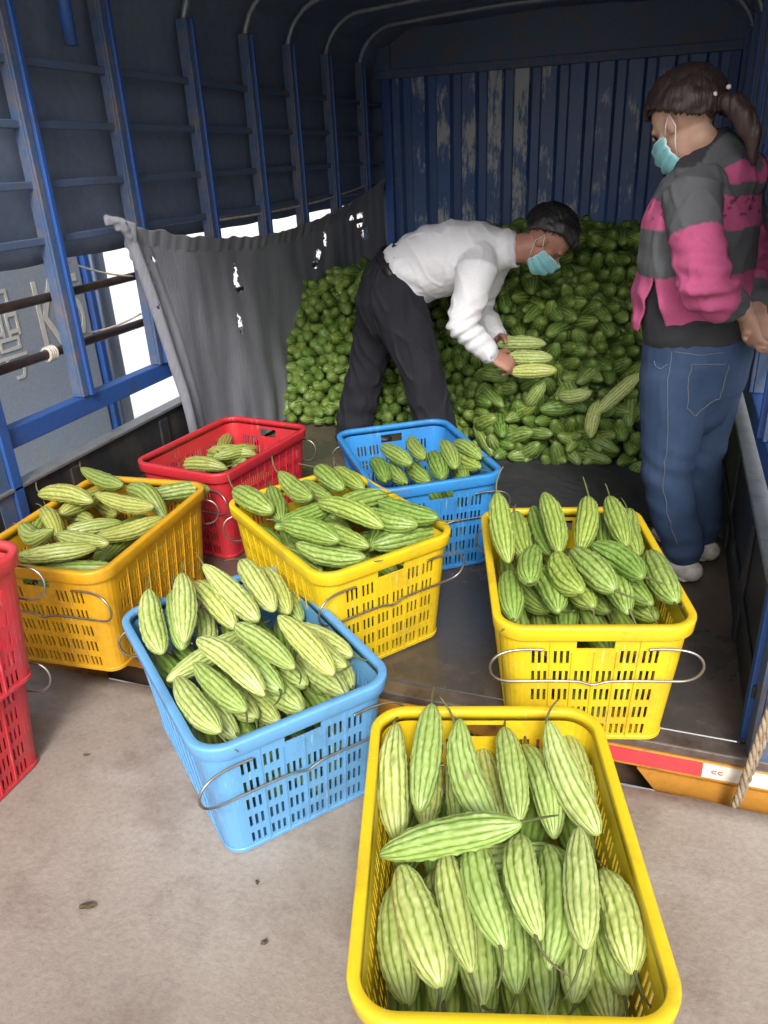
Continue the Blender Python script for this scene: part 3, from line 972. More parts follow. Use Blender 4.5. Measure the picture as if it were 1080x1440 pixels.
def make_crate(label, mat, loc, deg, group):
    e = empty('plastic_crate', loc, R(deg))
    tag(e, label, 'crate', group)
    sh_ = link(shell_me, 'basket_shell', mat, e)
    link(ribs_me, 'wall_ribs', mat, sh_)
    link(foot_me, 'foot_band', mat, sh_)
    link(rim_me, 'rim', mat, e)
    for wm in wire_me:
        link(wm, 'wire_handle', 'wire', e)
    return e
CR = {
 'near_yellow': ((-.178, .962, 0.001), 16.2, 'yellow', 'bright yellow plastic crate of bitter melons nearest the camera on the concrete', 'front yellow crate'),
 'near_blue': ((-.885, 1.355, 0.001), 50.4, 'light_blue', 'light blue plastic crate of bitter melons standing on the concrete', 'light blue crate'),
 'right_yellow': ((-.141, 1.763, b0 + .005), 15.7, 'yellow', 'yellow plastic crate of bitter melons on the tail edge before the woman', 'yellow crate before the woman'),
 'mid_yellow': ((-.85, 1.863, b0 + .005), 52.5, 'yellow', 'yellow plastic crate of bitter melons between the two blue crates', 'middle yellow crate'),
 'left_yellow': ((-1.55, 1.665, b0 + .005), 4, 'amber', 'amber yellow crate of dull crooked melons at the left', 'amber crate at the left'),
 'back_red': ((-1.503, 2.357, b0 + .005), -7.8, 'red', 'red plastic crate with few melons in front of the grey tarp', 'red crate by the tarp'),
 'back_blue': ((-.781, 2.432, b0 + .005), 34.5, 'mid_blue', 'half-filled blue plastic crate on the truck bed before the man', 'blue crate before the man')}
SCALE = {'near_yellow': 1.05, 'near_blue': 1.055, 'back_red': 0.91}
for key, (loc, deg, mat, label, ph) in CR.items():
    e = make_crate(label, mat, loc, deg, 'plastic harvest crates')
    q = SCALE.get(key, 1.0)
    e.scale = (q, q, 1.0)
make_crate('faded red empty crate at the left edge, lower of the stacked pair', 'pink_red', (-1.615, .885, 0.001), 1.5, 'plastic harvest crates')
make_crate('faded red crate at the left edge, upper of the stacked pair', 'pink_red', (-1.575, .905, 0.285), -2.0, 'plastic harvest crates')

# ------------------------------------------------------------------ bitter melons
def melon_data(nu, nv, seed, bend=0.0, sharp=0.25, neck=0.8, hook=0.0):
    """unit melon along +x from the stem end; length 0.24, radius about 0.037"""
    L, Rr = 0.24, 0.0375
    verts, ridge = [], []
    off = V((seed * 13.7, seed * 3.1, 0))
    nr = 11 + seed % 3
    for i in range(nu + 1):
        t = i / nu
        # finer steps at the ends
        t = 0.5 - 0.5 * math.cos(math.pi * (0.02 + 0.96 * t)) if 0 < i < nu else t
        e_ = abs(2 * t - 1)
        prof = max(0.0, 1 - e_ ** 3.0) ** 0.52
        prof *= (1 - sharp * t ** 2.2) * (1 - (1 - neck) * (1 - t) ** 2.2)
        prof *= 0.96 + 0.09 * noise.noise(V((t * 3, 0, 0)) + off)
        x = (t - 0.5) * L
        by = bend * ((2 * t - 1) ** 2 - 0.5) * 0.03
        if hook:
            ang = hook * (t - 0.5) ** 2 * 4
            by += hook * 0.05 * max(0, t - 0.45) ** 1.5 * 4
            x -= hook * 0.05 * max(0, t - 0.6)
        for j in range(nv):
            a = 2 * math.pi * j / nv
            ca, sa = math.cos(a), math.sin(a)
            wob = 0.55 * noise.noise(V((t * 5, ca * 1.2, sa * 1.2)) + off) + 0.30 * noise.noise(V((t * 24, ca * 4, sa * 4)) + off)
            ph = nr * a + wob * 2.2
            gr = 0.5 - 0.5 * math.cos(ph)
            main = 1 - gr ** 2.6
            lump = 0.5 + 0.5 * noise.noise(V((t * 30, ca * 2.0 + math.floor(ph / 6.283) * 3, sa * 2.0)) + off)
            wart = max(0, noise.noise(V((t * 40, ca * 6.5, sa * 6.5)) + off * 2))
            fade = min(1, 7 * t, 7 * (1 - t))
            h = 0.12 * main * (0.35 + 0.95 * lump) + 0.13 * wart
            r = Rr * prof * (0.94 + h * (0.35 + 0.65 * fade))
            verts.append((x, by + r * ca, r * sa))
            ridge.append(max(0, min(1, (1 - gr ** 6) * (0.30 + 0.85 * lump) + 0.4 * wart)))
    faces = []
    for i in range(nu):
        for j in range(nv):
            j2 = (j + 1) % nv
            faces.append((i * nv + j, i * nv + j2, (i + 1) * nv + j2, (i + 1) * nv + j))
    return verts, faces, ridge

def melon_mesh(*a, **k):
    v, f, r = melon_data(*a, **k)
    me = bpy.data.meshes.new('melon_body')
    me.from_pydata(v, [], f)
    me.polygons.foreach_set('use_smooth', [True] * len(me.polygons))
    point_attr(me, 'ridge', r)
    me.update()
    return me
HI = [melon_mesh(44, 84, s, bend=bd, sharp=sp, neck=nk) for s, bd, sp, nk in ((1, 0.15, .22, .80), (2, -0.35, .30, .78), (3, 0.55, .16, .66), (4, -0.2, .38, .80), (5, 0.8, .26, .72), (6, 0.05, .12, .86), (9, -0.6, .2, .75), (10, .3, .34, .7))]
HOOK = [melon_mesh(44, 66, s, bend=0.4, sharp=.3, neck=.8, hook=hk) for s, hk in ((7, 0.75), (8, 0.5))]
MID = [melon_mesh(26, 50, s, bend=bd, sharp=sp, neck=nk) for s, bd, sp, nk in ((11, 0.1, .2, .85), (12, -0.3, .34, .8), (13, 0.35, .15, .9), (14, 0, .3, .75))]

def stem_mesh(seed):
    r_ = random.Random(seed)
    p = V((-0.118, 0, 0)); d = V((-1, r_.gauss(0, .25), r_.gauss(0, .2))).normalized()
    pts, rs = [p + V((0.01, 0, 0)), p], [0.0042, 0.0038]
    ln = r_.uniform(0.045, 0.095); curl = V((r_.gauss(0, .2), r_.gauss(0, .5), r_.gauss(-.25, .35)))
    for i in range(1, 9):
        d = (d + curl * 0.14).normalized()
        p = p + d * ln / 8
        pts.append(p.copy()); rs.append(0.0031 - 0.0013 * i / 8)
    return MB().tube(pts, rs, 6).mesh('melon_stem', True)
STEMS = [stem_mesh(s) for s in range(8)]

def orient(mid, d, rollang, ls, rs):
    d = V(d).normalized()
    a = d.orthogonal().normalized()
    a = Matrix.Rotation(rollang, 3, d) @ a
    c = d.cross(a)
    m_ = Matrix(((d.x * ls, a.x * rs, c.x * rs, mid[0]), (d.y * ls, a.y * rs, c.y * rs, mid[1]), (d.z * ls, a.z * rs, c.z * rs, mid[2]), (0, 0, 0, 1)))
    return m_

def place_melon(me, mid, d, length, label, group, mat='melon', fat=1.0, stem=True, rollang=None):
    o = link(me, 'bitter_melon', mat)
    o.matrix_world = orient(mid, d, rnd.uniform(0, 6.28) if rollang is None else rollang, length / 0.24, fat)
    tag(o, label, 'melon', group)
    if stem:
        link(rnd.choice(STEMS), 'stem', 'stem', o)
    return o
ORD = ['leftmost', 'second', 'third', 'fourth', 'fifth', 'sixth', 'seventh', 'eighth', 'ninth', 'tenth', 'eleventh', 'twelfth', 'thirteenth', 'fourteenth', 'fifteenth']

MELONS = {
  'near_yellow': [
    (-0.401,1.065,0.308,0.291,-0.879,-0.378,0.243,'m'), (-0.349,1.111,0.342,0.168,-0.955,-0.245,0.244,'t'), (-0.253,1.096,0.329,0.497,-0.803,-0.328,0.244,'t'),
    (-0.231,1.171,0.238,0.398,-0.917,0.0,0.211,'l'), (-0.184,1.139,0.319,0.299,-0.954,-0.033,0.243,'t'), (-0.128,1.156,0.283,0.405,-0.914,-0.017,0.241,'m'),
    (-0.074,1.141,0.333,0.495,-0.823,-0.279,0.243,'t'), (-0.065,1.228,0.275,0.334,-0.943,0.0,0.213,'m'), (-0.349,1.12,0.238,0.221,-0.975,0.0,0.191,'l'),
    (-0.409,1.098,0.223,0.317,-0.949,0.0,0.212,'l'), (-0.289,1.137,0.238,0.279,-0.96,0.0,0.217,'l'), (-0.251,0.914,0.358,-0.896,-0.137,-0.421,0.27,'t'),
    (-0.158,1.004,0.233,-0.913,-0.408,0.0,0.215,'l'), (-0.267,0.789,0.298,-0.548,0.837,0.0,0.224,'t'), (-0.217,0.836,0.288,-0.424,0.906,0.0,0.223,'m'),
    (-0.176,0.868,0.316,-0.422,0.907,0.0,0.214,'t'), (-0.114,0.889,0.328,-0.326,0.945,0.0,0.199,'t'), (-0.069,0.902,0.283,-0.159,0.987,0.0,0.234,'m'),
    (-0.027,0.911,0.328,-0.148,0.989,0.0,0.23,'t'), (0.036,0.897,0.293,-0.315,0.949,0.0,0.185,'m'), (-0.311,0.838,0.203,-0.486,0.874,0.0,0.185,'l'),
    (-0.134,0.862,0.238,-0.296,0.955,0.0,0.217,'l'), (0.011,0.859,0.203,-0.347,0.938,0.0,0.185,'l'), (-0.25,0.805,0.238,-0.419,0.908,0.0,0.215,'l'),
    (-0.08,0.86,0.203,-0.221,0.975,0.0,0.215,'l'), (-0.027,0.877,0.238,-0.12,0.993,0.0,0.215,'l'), (-0.186,0.829,0.233,-0.344,0.939,0.0,0.215,'l'),
    (-0.304,0.79,0.238,-0.403,0.915,-0.0,0.215,'l'), (0.028,0.89,0.203,-0.152,0.988,0.0,0.215,'l'), (0.033,0.911,0.238,-0.202,0.979,0.0,0.215,'l'),
    (-0.259,0.884,0.203,-0.363,0.932,0.0,0.185,'l'), (-0.291,0.761,0.142,-0.315,0.949,0.0,0.225,'f'), (-0.232,0.798,0.142,-0.358,0.934,0.0,0.211,'f'),
    (-0.174,0.832,0.172,-0.239,0.971,0.0,0.205,'f'), (-0.117,0.851,0.155,-0.25,0.968,0.0,0.199,'f'), (-0.036,0.834,0.15,-0.368,0.93,0.0,0.214,'f'),
    (0.019,0.873,0.137,-0.288,0.958,0.0,0.213,'f'), (-0.366,1.079,0.151,0.036,-0.999,-0.0,0.217,'f'), (-0.309,1.076,0.181,0.089,-0.996,-0.0,0.22,'f'),
    (-0.247,1.091,0.182,0.125,-0.992,-0.0,0.215,'f'), (-0.183,1.092,0.148,0.311,-0.95,0.0,0.207,'f'), (-0.132,1.149,0.194,-0.017,-1.0,-0.0,0.223,'f'),
    (-0.057,1.15,0.196,0.285,-0.958,0.0,0.196,'f'),
  ],
  'near_blue': [
    (-1.138,1.339,0.371,0.629,-0.741,-0.234,0.239,'m'), (-1.106,1.396,0.351,0.6,-0.786,-0.147,0.245,'m'), (-1.059,1.367,0.414,0.511,-0.818,-0.264,0.242,'t'),
    (-1.044,1.478,0.362,0.825,-0.554,-0.115,0.243,'m'), (-0.972,1.454,0.417,0.851,-0.408,-0.33,0.242,'t'), (-0.943,1.536,0.401,0.738,-0.658,-0.147,0.245,'t'),
    (-0.917,1.589,0.354,0.675,-0.735,-0.067,0.238,'m'), (-0.905,1.621,0.295,0.723,-0.691,0.0,0.215,'l'), (-1.066,1.442,0.295,0.606,-0.795,0.0,0.215,'l'),
    (-0.96,1.298,0.332,-0.329,-0.944,0.0,0.245,'m'), (-0.871,1.106,0.351,-0.82,0.573,0.0,0.236,'m'), (-0.853,1.173,0.352,-0.863,0.506,0.0,0.233,'m'),
    (-0.826,1.193,0.41,-0.907,0.38,0.182,0.241,'t'), (-0.815,1.265,0.35,-0.855,0.519,0.0,0.237,'m'), (-0.787,1.283,0.403,-0.88,0.475,0.017,0.241,'t'),
    (-0.692,1.302,0.414,-0.817,0.562,0.131,0.245,'t'), (-0.669,1.348,0.368,-0.802,0.597,0.0,0.185,'m'), (-0.725,1.434,0.332,-0.943,0.332,0.0,0.231,'m'),
    (-0.682,1.43,0.271,-0.717,0.697,0.0,0.215,'l'), (-0.872,1.146,0.293,-0.916,0.401,0.0,0.215,'l'), (-0.852,1.213,0.295,-0.859,0.512,0.0,0.215,'l'),
    (-0.818,1.248,0.26,-0.878,0.479,0.0,0.215,'l'), (-0.763,1.268,0.295,-0.869,0.495,0.0,0.215,'l'), (-0.686,1.353,0.295,-0.847,0.532,0.0,0.215,'l'),
    (-0.793,1.351,0.295,-0.864,0.503,0.0,0.215,'l'), (-0.881,1.136,0.22,-0.671,0.742,0.0,0.206,'f'), (-0.82,1.174,0.237,-0.801,0.598,0.0,0.21,'f'),
    (-0.789,1.24,0.193,-0.492,0.87,0.0,0.228,'f'), (-0.754,1.306,0.237,-0.825,0.565,0.0,0.219,'f'), (-0.7,1.349,0.235,-0.752,0.659,0.0,0.22,'f'),
    (-0.661,1.396,0.212,-0.785,0.62,0.0,0.223,'f'), (-1.098,1.31,0.253,0.849,-0.528,0.0,0.204,'f'), (-1.052,1.354,0.25,0.855,-0.519,0.0,0.216,'f'),
    (-1.021,1.403,0.218,0.809,-0.588,0.0,0.207,'f'), (-0.993,1.466,0.253,0.644,-0.765,-0.0,0.216,'f'), (-0.93,1.51,0.253,0.765,-0.644,-0.0,0.236,'f'),
    (-0.892,1.558,0.21,0.568,-0.823,-0.0,0.218,'f'),
  ],
  'right_yellow': [
    (-0.324,1.73,0.552,0.306,-0.871,-0.384,0.239,'t'), (-0.298,1.844,0.476,0.3,-0.949,-0.1,0.239,'m'), (-0.244,1.881,0.476,0.345,-0.931,-0.118,0.238,'m'),
    (-0.21,1.829,0.533,0.307,-0.914,-0.265,0.241,'t'), (-0.129,1.858,0.527,0.037,-0.979,-0.2,0.24,'t'), (-0.079,1.931,0.468,0.094,-0.995,-0.017,0.24,'m'),
    (-0.05,1.873,0.534,0.251,-0.963,-0.099,0.243,'t'), (-0.014,1.93,0.476,0.145,-0.986,-0.083,0.24,'m'), (-0.269,1.571,0.456,-0.23,0.973,0.0,0.221,'m'),
    (-0.228,1.6,0.527,-0.082,0.997,0.0,0.185,'t'), (-0.144,1.583,0.522,-0.421,0.907,0.0,0.185,'t'), (-0.088,1.623,0.521,-0.554,0.833,0.0,0.202,'t'),
    (-0.03,1.668,0.529,-0.671,0.742,0.0,0.185,'t'), (0.065,1.691,0.488,-0.261,0.965,0.0,0.238,'m'), (-0.187,1.601,0.468,-0.43,0.903,-0.0,0.215,'m'),
    (-0.24,1.664,0.408,-0.565,0.825,0.0,0.215,'l'), (-0.127,1.64,0.462,-0.484,0.875,0.0,0.215,'m'), (-0.089,1.716,0.407,-0.414,0.91,0.0,0.215,'l'),
    (-0.039,1.646,0.467,-0.408,0.913,0.0,0.215,'m'), (0.005,1.701,0.454,-0.357,0.934,-0.0,0.215,'m'), (0.005,1.731,0.394,-0.565,0.825,0.0,0.215,'l'),
    (-0.263,1.597,0.36,-0.337,0.942,0.0,0.214,'f'), (-0.198,1.606,0.345,-0.247,0.969,0.0,0.215,'f'), (-0.149,1.651,0.368,-0.201,0.98,0.0,0.201,'f'),
    (-0.074,1.65,0.341,-0.403,0.915,0.0,0.231,'f'), (-0.007,1.652,0.348,-0.361,0.933,0.0,0.208,'f'), (0.045,1.695,0.334,-0.317,0.948,0.0,0.225,'f'),
    (-0.323,1.835,0.356,0.308,-0.952,0.0,0.216,'f'), (-0.261,1.846,0.368,0.268,-0.963,-0.0,0.225,'f'), (-0.202,1.885,0.368,0.373,-0.928,0.0,0.224,'f'),
    (-0.144,1.905,0.354,0.34,-0.94,0.0,0.242,'f'), (-0.083,1.917,0.368,0.371,-0.928,0.0,0.209,'f'), (-0.026,1.941,0.368,0.36,-0.933,0.0,0.239,'f'),
  ],
  'mid_yellow': [
    (-1.108,1.845,0.493,0.857,-0.516,0.0,0.223,'m'), (-1.062,1.902,0.46,0.557,-0.829,-0.049,0.243,'m'), (-0.995,1.915,0.518,0.751,-0.66,0.0,0.244,'t'),
    (-0.974,2.014,0.464,0.828,-0.561,0.0,0.185,'m'), (-0.92,2.0,0.522,0.719,-0.695,0.0,0.208,'t'), (-0.869,2.037,0.509,0.748,-0.663,0.0,0.202,'t'),
    (-0.899,1.772,0.498,-0.485,-0.875,0.0,0.218,'t'), (-0.78,1.888,0.498,-0.51,-0.86,0.0,0.215,'t'), (-0.757,1.764,0.531,0.939,-0.341,-0.049,0.243,'t'),
    (-0.778,1.752,0.457,0.906,-0.423,0.0,0.203,'m'), (-0.821,1.641,0.524,0.961,-0.278,0.0,0.203,'t'), (-0.771,1.642,0.463,-0.994,0.113,0.0,0.215,'m'),
    (-0.902,1.708,0.385,-0.902,0.433,0.0,0.215,'l'), (-0.711,1.876,0.42,-0.059,0.998,0.0,0.215,'l'), (-0.674,1.852,0.476,0.966,-0.257,0.0,0.185,'m'),
    (-0.792,2.0,0.42,-0.992,-0.123,0.0,0.215,'l'), (-0.627,1.884,0.493,-0.95,0.313,0.0,0.215,'m'), (-0.631,1.858,0.42,0.755,0.656,0.0,0.215,'l'),
    (-0.692,1.889,0.385,-1.0,-0.031,-0.0,0.215,'l'), (-0.863,1.734,0.42,0.863,-0.505,0.0,0.215,'l'), (-0.815,1.663,0.318,-0.584,0.811,0.0,0.233,'f'),
    (-0.809,1.727,0.365,-0.79,0.613,0.0,0.198,'f'), (-0.75,1.766,0.378,-0.627,0.779,0.0,0.21,'f'), (-0.738,1.796,0.318,-0.827,0.563,0.0,0.209,'f'),
    (-0.709,1.861,0.318,-0.733,0.68,0.0,0.209,'f'), (-0.65,1.906,0.325,-0.853,0.521,0.0,0.212,'f'), (-1.083,1.839,0.378,0.869,-0.494,0.0,0.208,'f'),
    (-1.007,1.87,0.378,0.529,-0.848,-0.0,0.213,'f'), (-0.968,1.927,0.378,0.782,-0.623,-0.0,0.217,'f'), (-0.94,1.992,0.367,0.946,-0.325,0.0,0.214,'f'),
    (-0.927,2.043,0.318,0.696,-0.718,-0.0,0.213,'f'), (-0.864,2.07,0.366,0.878,-0.48,0.0,0.225,'f'),
  ],
  'left_yellow': [
    (-1.702,1.894,0.49,0.943,-0.33,-0.033,0.242,'t'), (-1.727,1.746,0.488,1.0,-0.023,0.0,0.22,'t'), (-1.721,1.801,0.44,-0.085,-0.996,0.0,0.193,'m'),
    (-1.498,1.746,0.489,0.991,-0.134,-0.017,0.24,'t'), (-1.476,1.826,0.482,0.927,-0.376,0.0,0.231,'t'), (-1.452,1.947,0.44,0.796,0.605,0.0,0.215,'m'),
    (-1.589,1.678,0.422,0.753,0.658,0.0,0.185,'m'), (-1.481,1.521,0.472,0.999,-0.041,-0.0,0.187,'t'), (-1.474,1.422,0.486,0.847,0.532,0.0,0.192,'t'),
    (-1.455,1.689,0.429,0.574,0.819,0.0,0.215,'m'), (-1.505,1.69,0.37,0.073,-0.997,0.0,0.215,'l'), (-1.688,1.629,0.458,0.809,-0.588,0.0,0.236,'m'),
    (-1.662,1.525,0.458,0.877,-0.48,-0.0,0.22,'m'), (-1.769,1.654,0.422,0.447,-0.895,0.0,0.185,'m'), (-1.741,1.778,0.36,-0.964,0.267,0.0,0.215,'l'),
    (-1.761,1.788,0.395,0.98,-0.2,0.0,0.215,'l'), (-1.716,1.893,0.384,0.863,-0.505,0.0,0.215,'l'), (-1.439,1.439,0.424,0.936,0.351,0.0,0.215,'m'),
    (-1.634,1.547,0.395,0.878,0.479,0.0,0.215,'l'), (-1.703,1.525,0.336,-0.032,0.999,0.0,0.243,'f'), (-1.629,1.516,0.319,-0.225,0.974,0.0,0.237,'f'),
    (-1.563,1.505,0.335,-0.156,0.988,0.0,0.22,'f'), (-1.504,1.529,0.296,0.03,1.0,0.0,0.23,'f'), (-1.456,1.546,0.346,0.194,0.981,0.0,0.241,'f'),
    (-1.388,1.541,0.353,0.101,0.995,0.0,0.218,'f'), (-1.714,1.774,0.299,0.071,-0.998,0.0,0.219,'f'), (-1.64,1.791,0.294,0.258,-0.966,0.0,0.236,'f'),
    (-1.588,1.804,0.353,-0.254,-0.967,-0.0,0.221,'f'), (-1.531,1.767,0.313,-0.104,-0.995,-0.0,0.233,'f'), (-1.457,1.789,0.335,0.014,-1.0,-0.0,0.213,'f'),
    (-1.398,1.811,0.353,0.028,-1.0,-0.0,0.212,'f'),
  ],
  'back_red': [
    (-1.67,2.427,0.322,0.426,0.905,0.0,0.185,'m'), (-1.628,2.536,0.322,0.915,-0.403,0.0,0.215,'m'), (-1.631,2.557,0.383,-0.368,0.93,0.0,0.232,'t'),
    (-1.564,2.486,0.378,0.998,0.067,0.0,0.215,'t'), (-1.537,2.474,0.383,0.651,0.759,0.0,0.189,'t'), (-1.63,2.369,0.358,-0.995,-0.101,0.0,0.215,'m'),
    (-1.581,2.535,0.322,0.563,-0.826,0.0,0.215,'m'), (-1.588,2.483,0.349,-0.998,0.058,0.0,0.215,'m'), (-1.653,2.277,0.253,0.187,0.982,0.0,0.228,'f'),
    (-1.605,2.225,0.253,0.03,1.0,0.0,0.228,'f'), (-1.551,2.245,0.253,-0.106,0.994,0.0,0.221,'f'), (-1.493,2.229,0.253,0.087,0.996,0.0,0.223,'f'),
    (-1.432,2.241,0.253,0.272,0.962,0.0,0.236,'f'), (-1.379,2.217,0.253,0.128,0.992,0.0,0.226,'f'), (-1.614,2.5,0.253,0.037,-0.999,0.0,0.21,'f'),
    (-1.566,2.49,0.253,-0.133,-0.991,0.0,0.229,'f'), (-1.509,2.506,0.253,-0.025,-1.0,0.0,0.218,'f'), (-1.453,2.48,0.253,-0.16,-0.987,-0.0,0.217,'f'),
    (-1.403,2.484,0.253,-0.142,-0.99,-0.0,0.221,'f'), (-1.355,2.439,0.253,-0.057,-0.998,0.0,0.216,'f'),
  ],
  'back_blue': [
    (-0.886,2.363,0.41,-0.539,0.842,0.0,0.215,'m'), (-0.835,2.4,0.457,-0.738,0.675,-0.0,0.215,'t'), (-0.779,2.464,0.463,-0.514,0.858,0.0,0.234,'t'),
    (-0.683,2.394,0.433,-0.426,0.905,0.0,0.241,'t'), (-0.647,2.424,0.467,-0.454,0.888,0.068,0.235,'t'), (-0.6,2.494,0.463,-0.712,0.702,0.0,0.192,'t'),
    (-0.762,2.407,0.396,-0.613,0.79,0.0,0.215,'m'), (-0.824,2.377,0.396,-0.528,0.849,0.0,0.215,'m'), (-0.624,2.473,0.392,-0.397,0.918,0.0,0.215,'m'),
    (-0.603,2.493,0.426,-0.609,0.793,0.0,0.215,'m'), (-0.829,2.233,0.323,-0.68,0.733,0.0,0.23,'f'), (-0.777,2.257,0.323,-0.668,0.744,0.0,0.222,'f'),
    (-0.733,2.303,0.323,-0.737,0.676,0.0,0.233,'f'), (-0.693,2.363,0.323,-0.573,0.819,0.0,0.212,'f'), (-0.63,2.383,0.323,-0.452,0.892,0.0,0.218,'f'),
    (-0.586,2.437,0.323,-0.592,0.806,0.0,0.206,'f'),
  ],
}


deep = []
dr = random.Random(8)
for key, lst in MELONS.items():
    loc, deg, mat_, _, phrase = CR[key]
    a = R(deg); ex = V((math.cos(a), math.sin(a), 0)); ey = V((-math.sin(a), math.cos(a), 0))
    shown = []
    for idx, (x, y, z, dx, dy, dz, ln, lay) in enumerate(lst):
        p = V((x, y, z)) - V(loc)
        shown.append((idx, 'far' if p.dot(ey) > 0.0 else 'near', rt.dot(V((x, y, z)) - CAM) / fw.dot(V((x, y, z)) - CAM), lay))
    names = {}
    for row in ('far', 'near'):
        r_ = sorted([s for s in shown if s[1] == row and s[3] in 'tm'], key=lambda s: s[2])
        for i, s in enumerate(r_):
            o_ = ORD[min(i, 14)]
            names[s[0]] = f'{o_} bitter melon from the left in the {row} row, {phrase}' if i else f'leftmost bitter melon in the {row} row of the {phrase}'
        r_ = sorted([s for s in shown if s[1] == row and s[3] == 'l'], key=lambda s: s[2])
        for i, s in enumerate(r_):
            names[s[0]] = f'{ORD[i]} half-hidden bitter melon from the left, {row} end, lower layer, {phrase}' if i else f'leftmost half-hidden bitter melon, {row} end, lower layer, {phrase}'
    for idx, (x, y, z, dx, dy, dz, ln, lay) in enumerate(lst):
        old = key in ('left_yellow', 'back_red')
        me = rnd.choice(HI)
        if key == 'left_yellow' and idx in (4, 11, 12):
            me = HOOK[idx % 2]
        fat = rnd.uniform(0.82, 0.99) * (0.9 if old else 1.0)
        if lay == 'f':
            deep.append((V((x, y, z)), V((dx, dy, dz)), ln, fat, 1))
            continue
        if lay in 'tm':
            lab, grp = names[idx], 'melons in the ' + phrase
        else:
            lab, grp = names[idx], 'lower melons in the ' + phrase
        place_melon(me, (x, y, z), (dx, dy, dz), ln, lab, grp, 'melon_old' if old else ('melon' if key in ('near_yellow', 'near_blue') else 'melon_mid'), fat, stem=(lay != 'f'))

for key, (loc, deg, mat_, _, phrase) in CR.items():
    a = R(deg); ex = V((math.cos(a), math.sin(a), 0)); ey = V((-math.sin(a), math.cos(a), 0))
    zmax = min(m_[2] for m_ in MELONS[key] if m_[7] == 'f') - loc[2] - .05
    z = .045
    while z < zmax:
        for ry in (-.125, .125):
            if key == 'back_blue' and ry > 0 and z > .1: continue
            for i in range(4):
                q = SCALE.get(key, 1.0)
                p = V(loc) + ex * q * (-.115 + i * .077 + dr.gauss(0, .008)) + ey * q * (ry + dr.gauss(0, .008)) + V((0, 0, z + dr.gauss(0, .008)))
                deep.append((p, (ey + ex * dr.gauss(0, .12) + V((0, 0, dr.gauss(0, .06)))).normalized(), .215, .95))
        z += .066

# the heap at the front of the bed
def heap_bottom(x):
    return 3.56 - 0.30 * smoothstep(-0.98, -0.62, x) - 0.05 * noise.noise(V((x * 3, 0, 0)))
def heap_top(x):
    return 0.72 + 0.11 * smoothstep(-1.95, -1.6, x) + 0.19 * smoothstep(-1.5, -0.5, x) + 0.03 * noise.noise(V((x * 4, 2, 0)))
def heap_pt(x, s):
    off = 0.36 + 0.16 * smoothstep(-1.0, -0.5, x)
    zb = b0 + 0.035
    return V((x, heap_bottom(x) + off * s ** 1.7, zb + (heap_top(x) - zb) * s))
cand = []
hr = random.Random(4)
row = 0
s = 0.0
while s < 1.0:
    x = -1.90 + (0.030 if row % 2 else 0)
    while x < 0.27:
        p = heap_pt(x + hr.gauss(0, .010), max(0, min(1, s + hr.gauss(0, .008))))
        low = (1 - s)
        nrm = V((0.22, -1, 0.30)).normalized()
        spread = 0.36 + (0.6 if (x > -0.7 and s < 0.40) else 0)
        d = (nrm + V((hr.gauss(0, spread), hr.gauss(0, .12), hr.gauss(0, spread * .8)))).normalized()
        ln = hr.uniform(.15, .21); fat = hr.uniform(.84, 1.06)
        cand.append((p - d * (ln * 0.5 - 0.03) + V((0, hr.uniform(-.015, .02), 0)), d, ln, fat, p))
        cand.append((p - d * (ln * 0.5 - 0.03) + V((hr.gauss(0, .02), 0.085, hr.gauss(-.03, .02))), (d + V((hr.gauss(0, .4), 0, hr.gauss(0, .4)))).normalized(), ln, fat, None))
        if s > .2: cand.append((p + V((hr.gauss(0, .02), 0.17, hr.gauss(-.02, .02))), V((1, hr.gauss(0, .4), hr.gauss(0, .3))).normalized(), ln, 1.1, None))
        x += 0.067
    s += 0.066
    row += 1
for yy in range(9):
    x = -1.9
    while x < 0.27:
        p = heap_pt(x, 1.0) + V((hr.gauss(0, .012), 0.05 + yy * 0.075, 0.02 + hr.gauss(0, .018) + 0.03 * math.sin(x * 5)))
        d = V((hr.gauss(0.1, .4), -1, hr.gauss(.25, .25))).normalized()
        cand.append((p, d, hr.uniform(.16, .21), hr.uniform(.8, 1.0), p))
        x += 0.072
surf = [c for c in cand if c[4] is not None]
def seen(c):
    """screen size order: nearest first, skipping what the man, the woman and the crates hide"""
    q = c[0] - CAM
    d_ = fw.dot(q)
    px = 540 + 1070 * rt.dot(q) / d_; py = 720 - 1070 * up.dot(q) / d_
    if px > 895 or px < 640: return None
    if py > 585 and px < 700: return None
    if px < 690 and py < 560: return None
    return d_
vis = sorted([(seen(c), i) for i, c in enumerate(surf) if seen(c) is not None])
single = set(i for _, i in vis[:165])
for i, c in enumerate(surf):
    if i in single:
        place_melon(MID[i % 4], c[0], c[1], c[2], 'green bitter melon in the big heap behind the crates, right of the man', 'melons in the heap', 'melon_heap', c[3], stem=(i % 3 == 0))
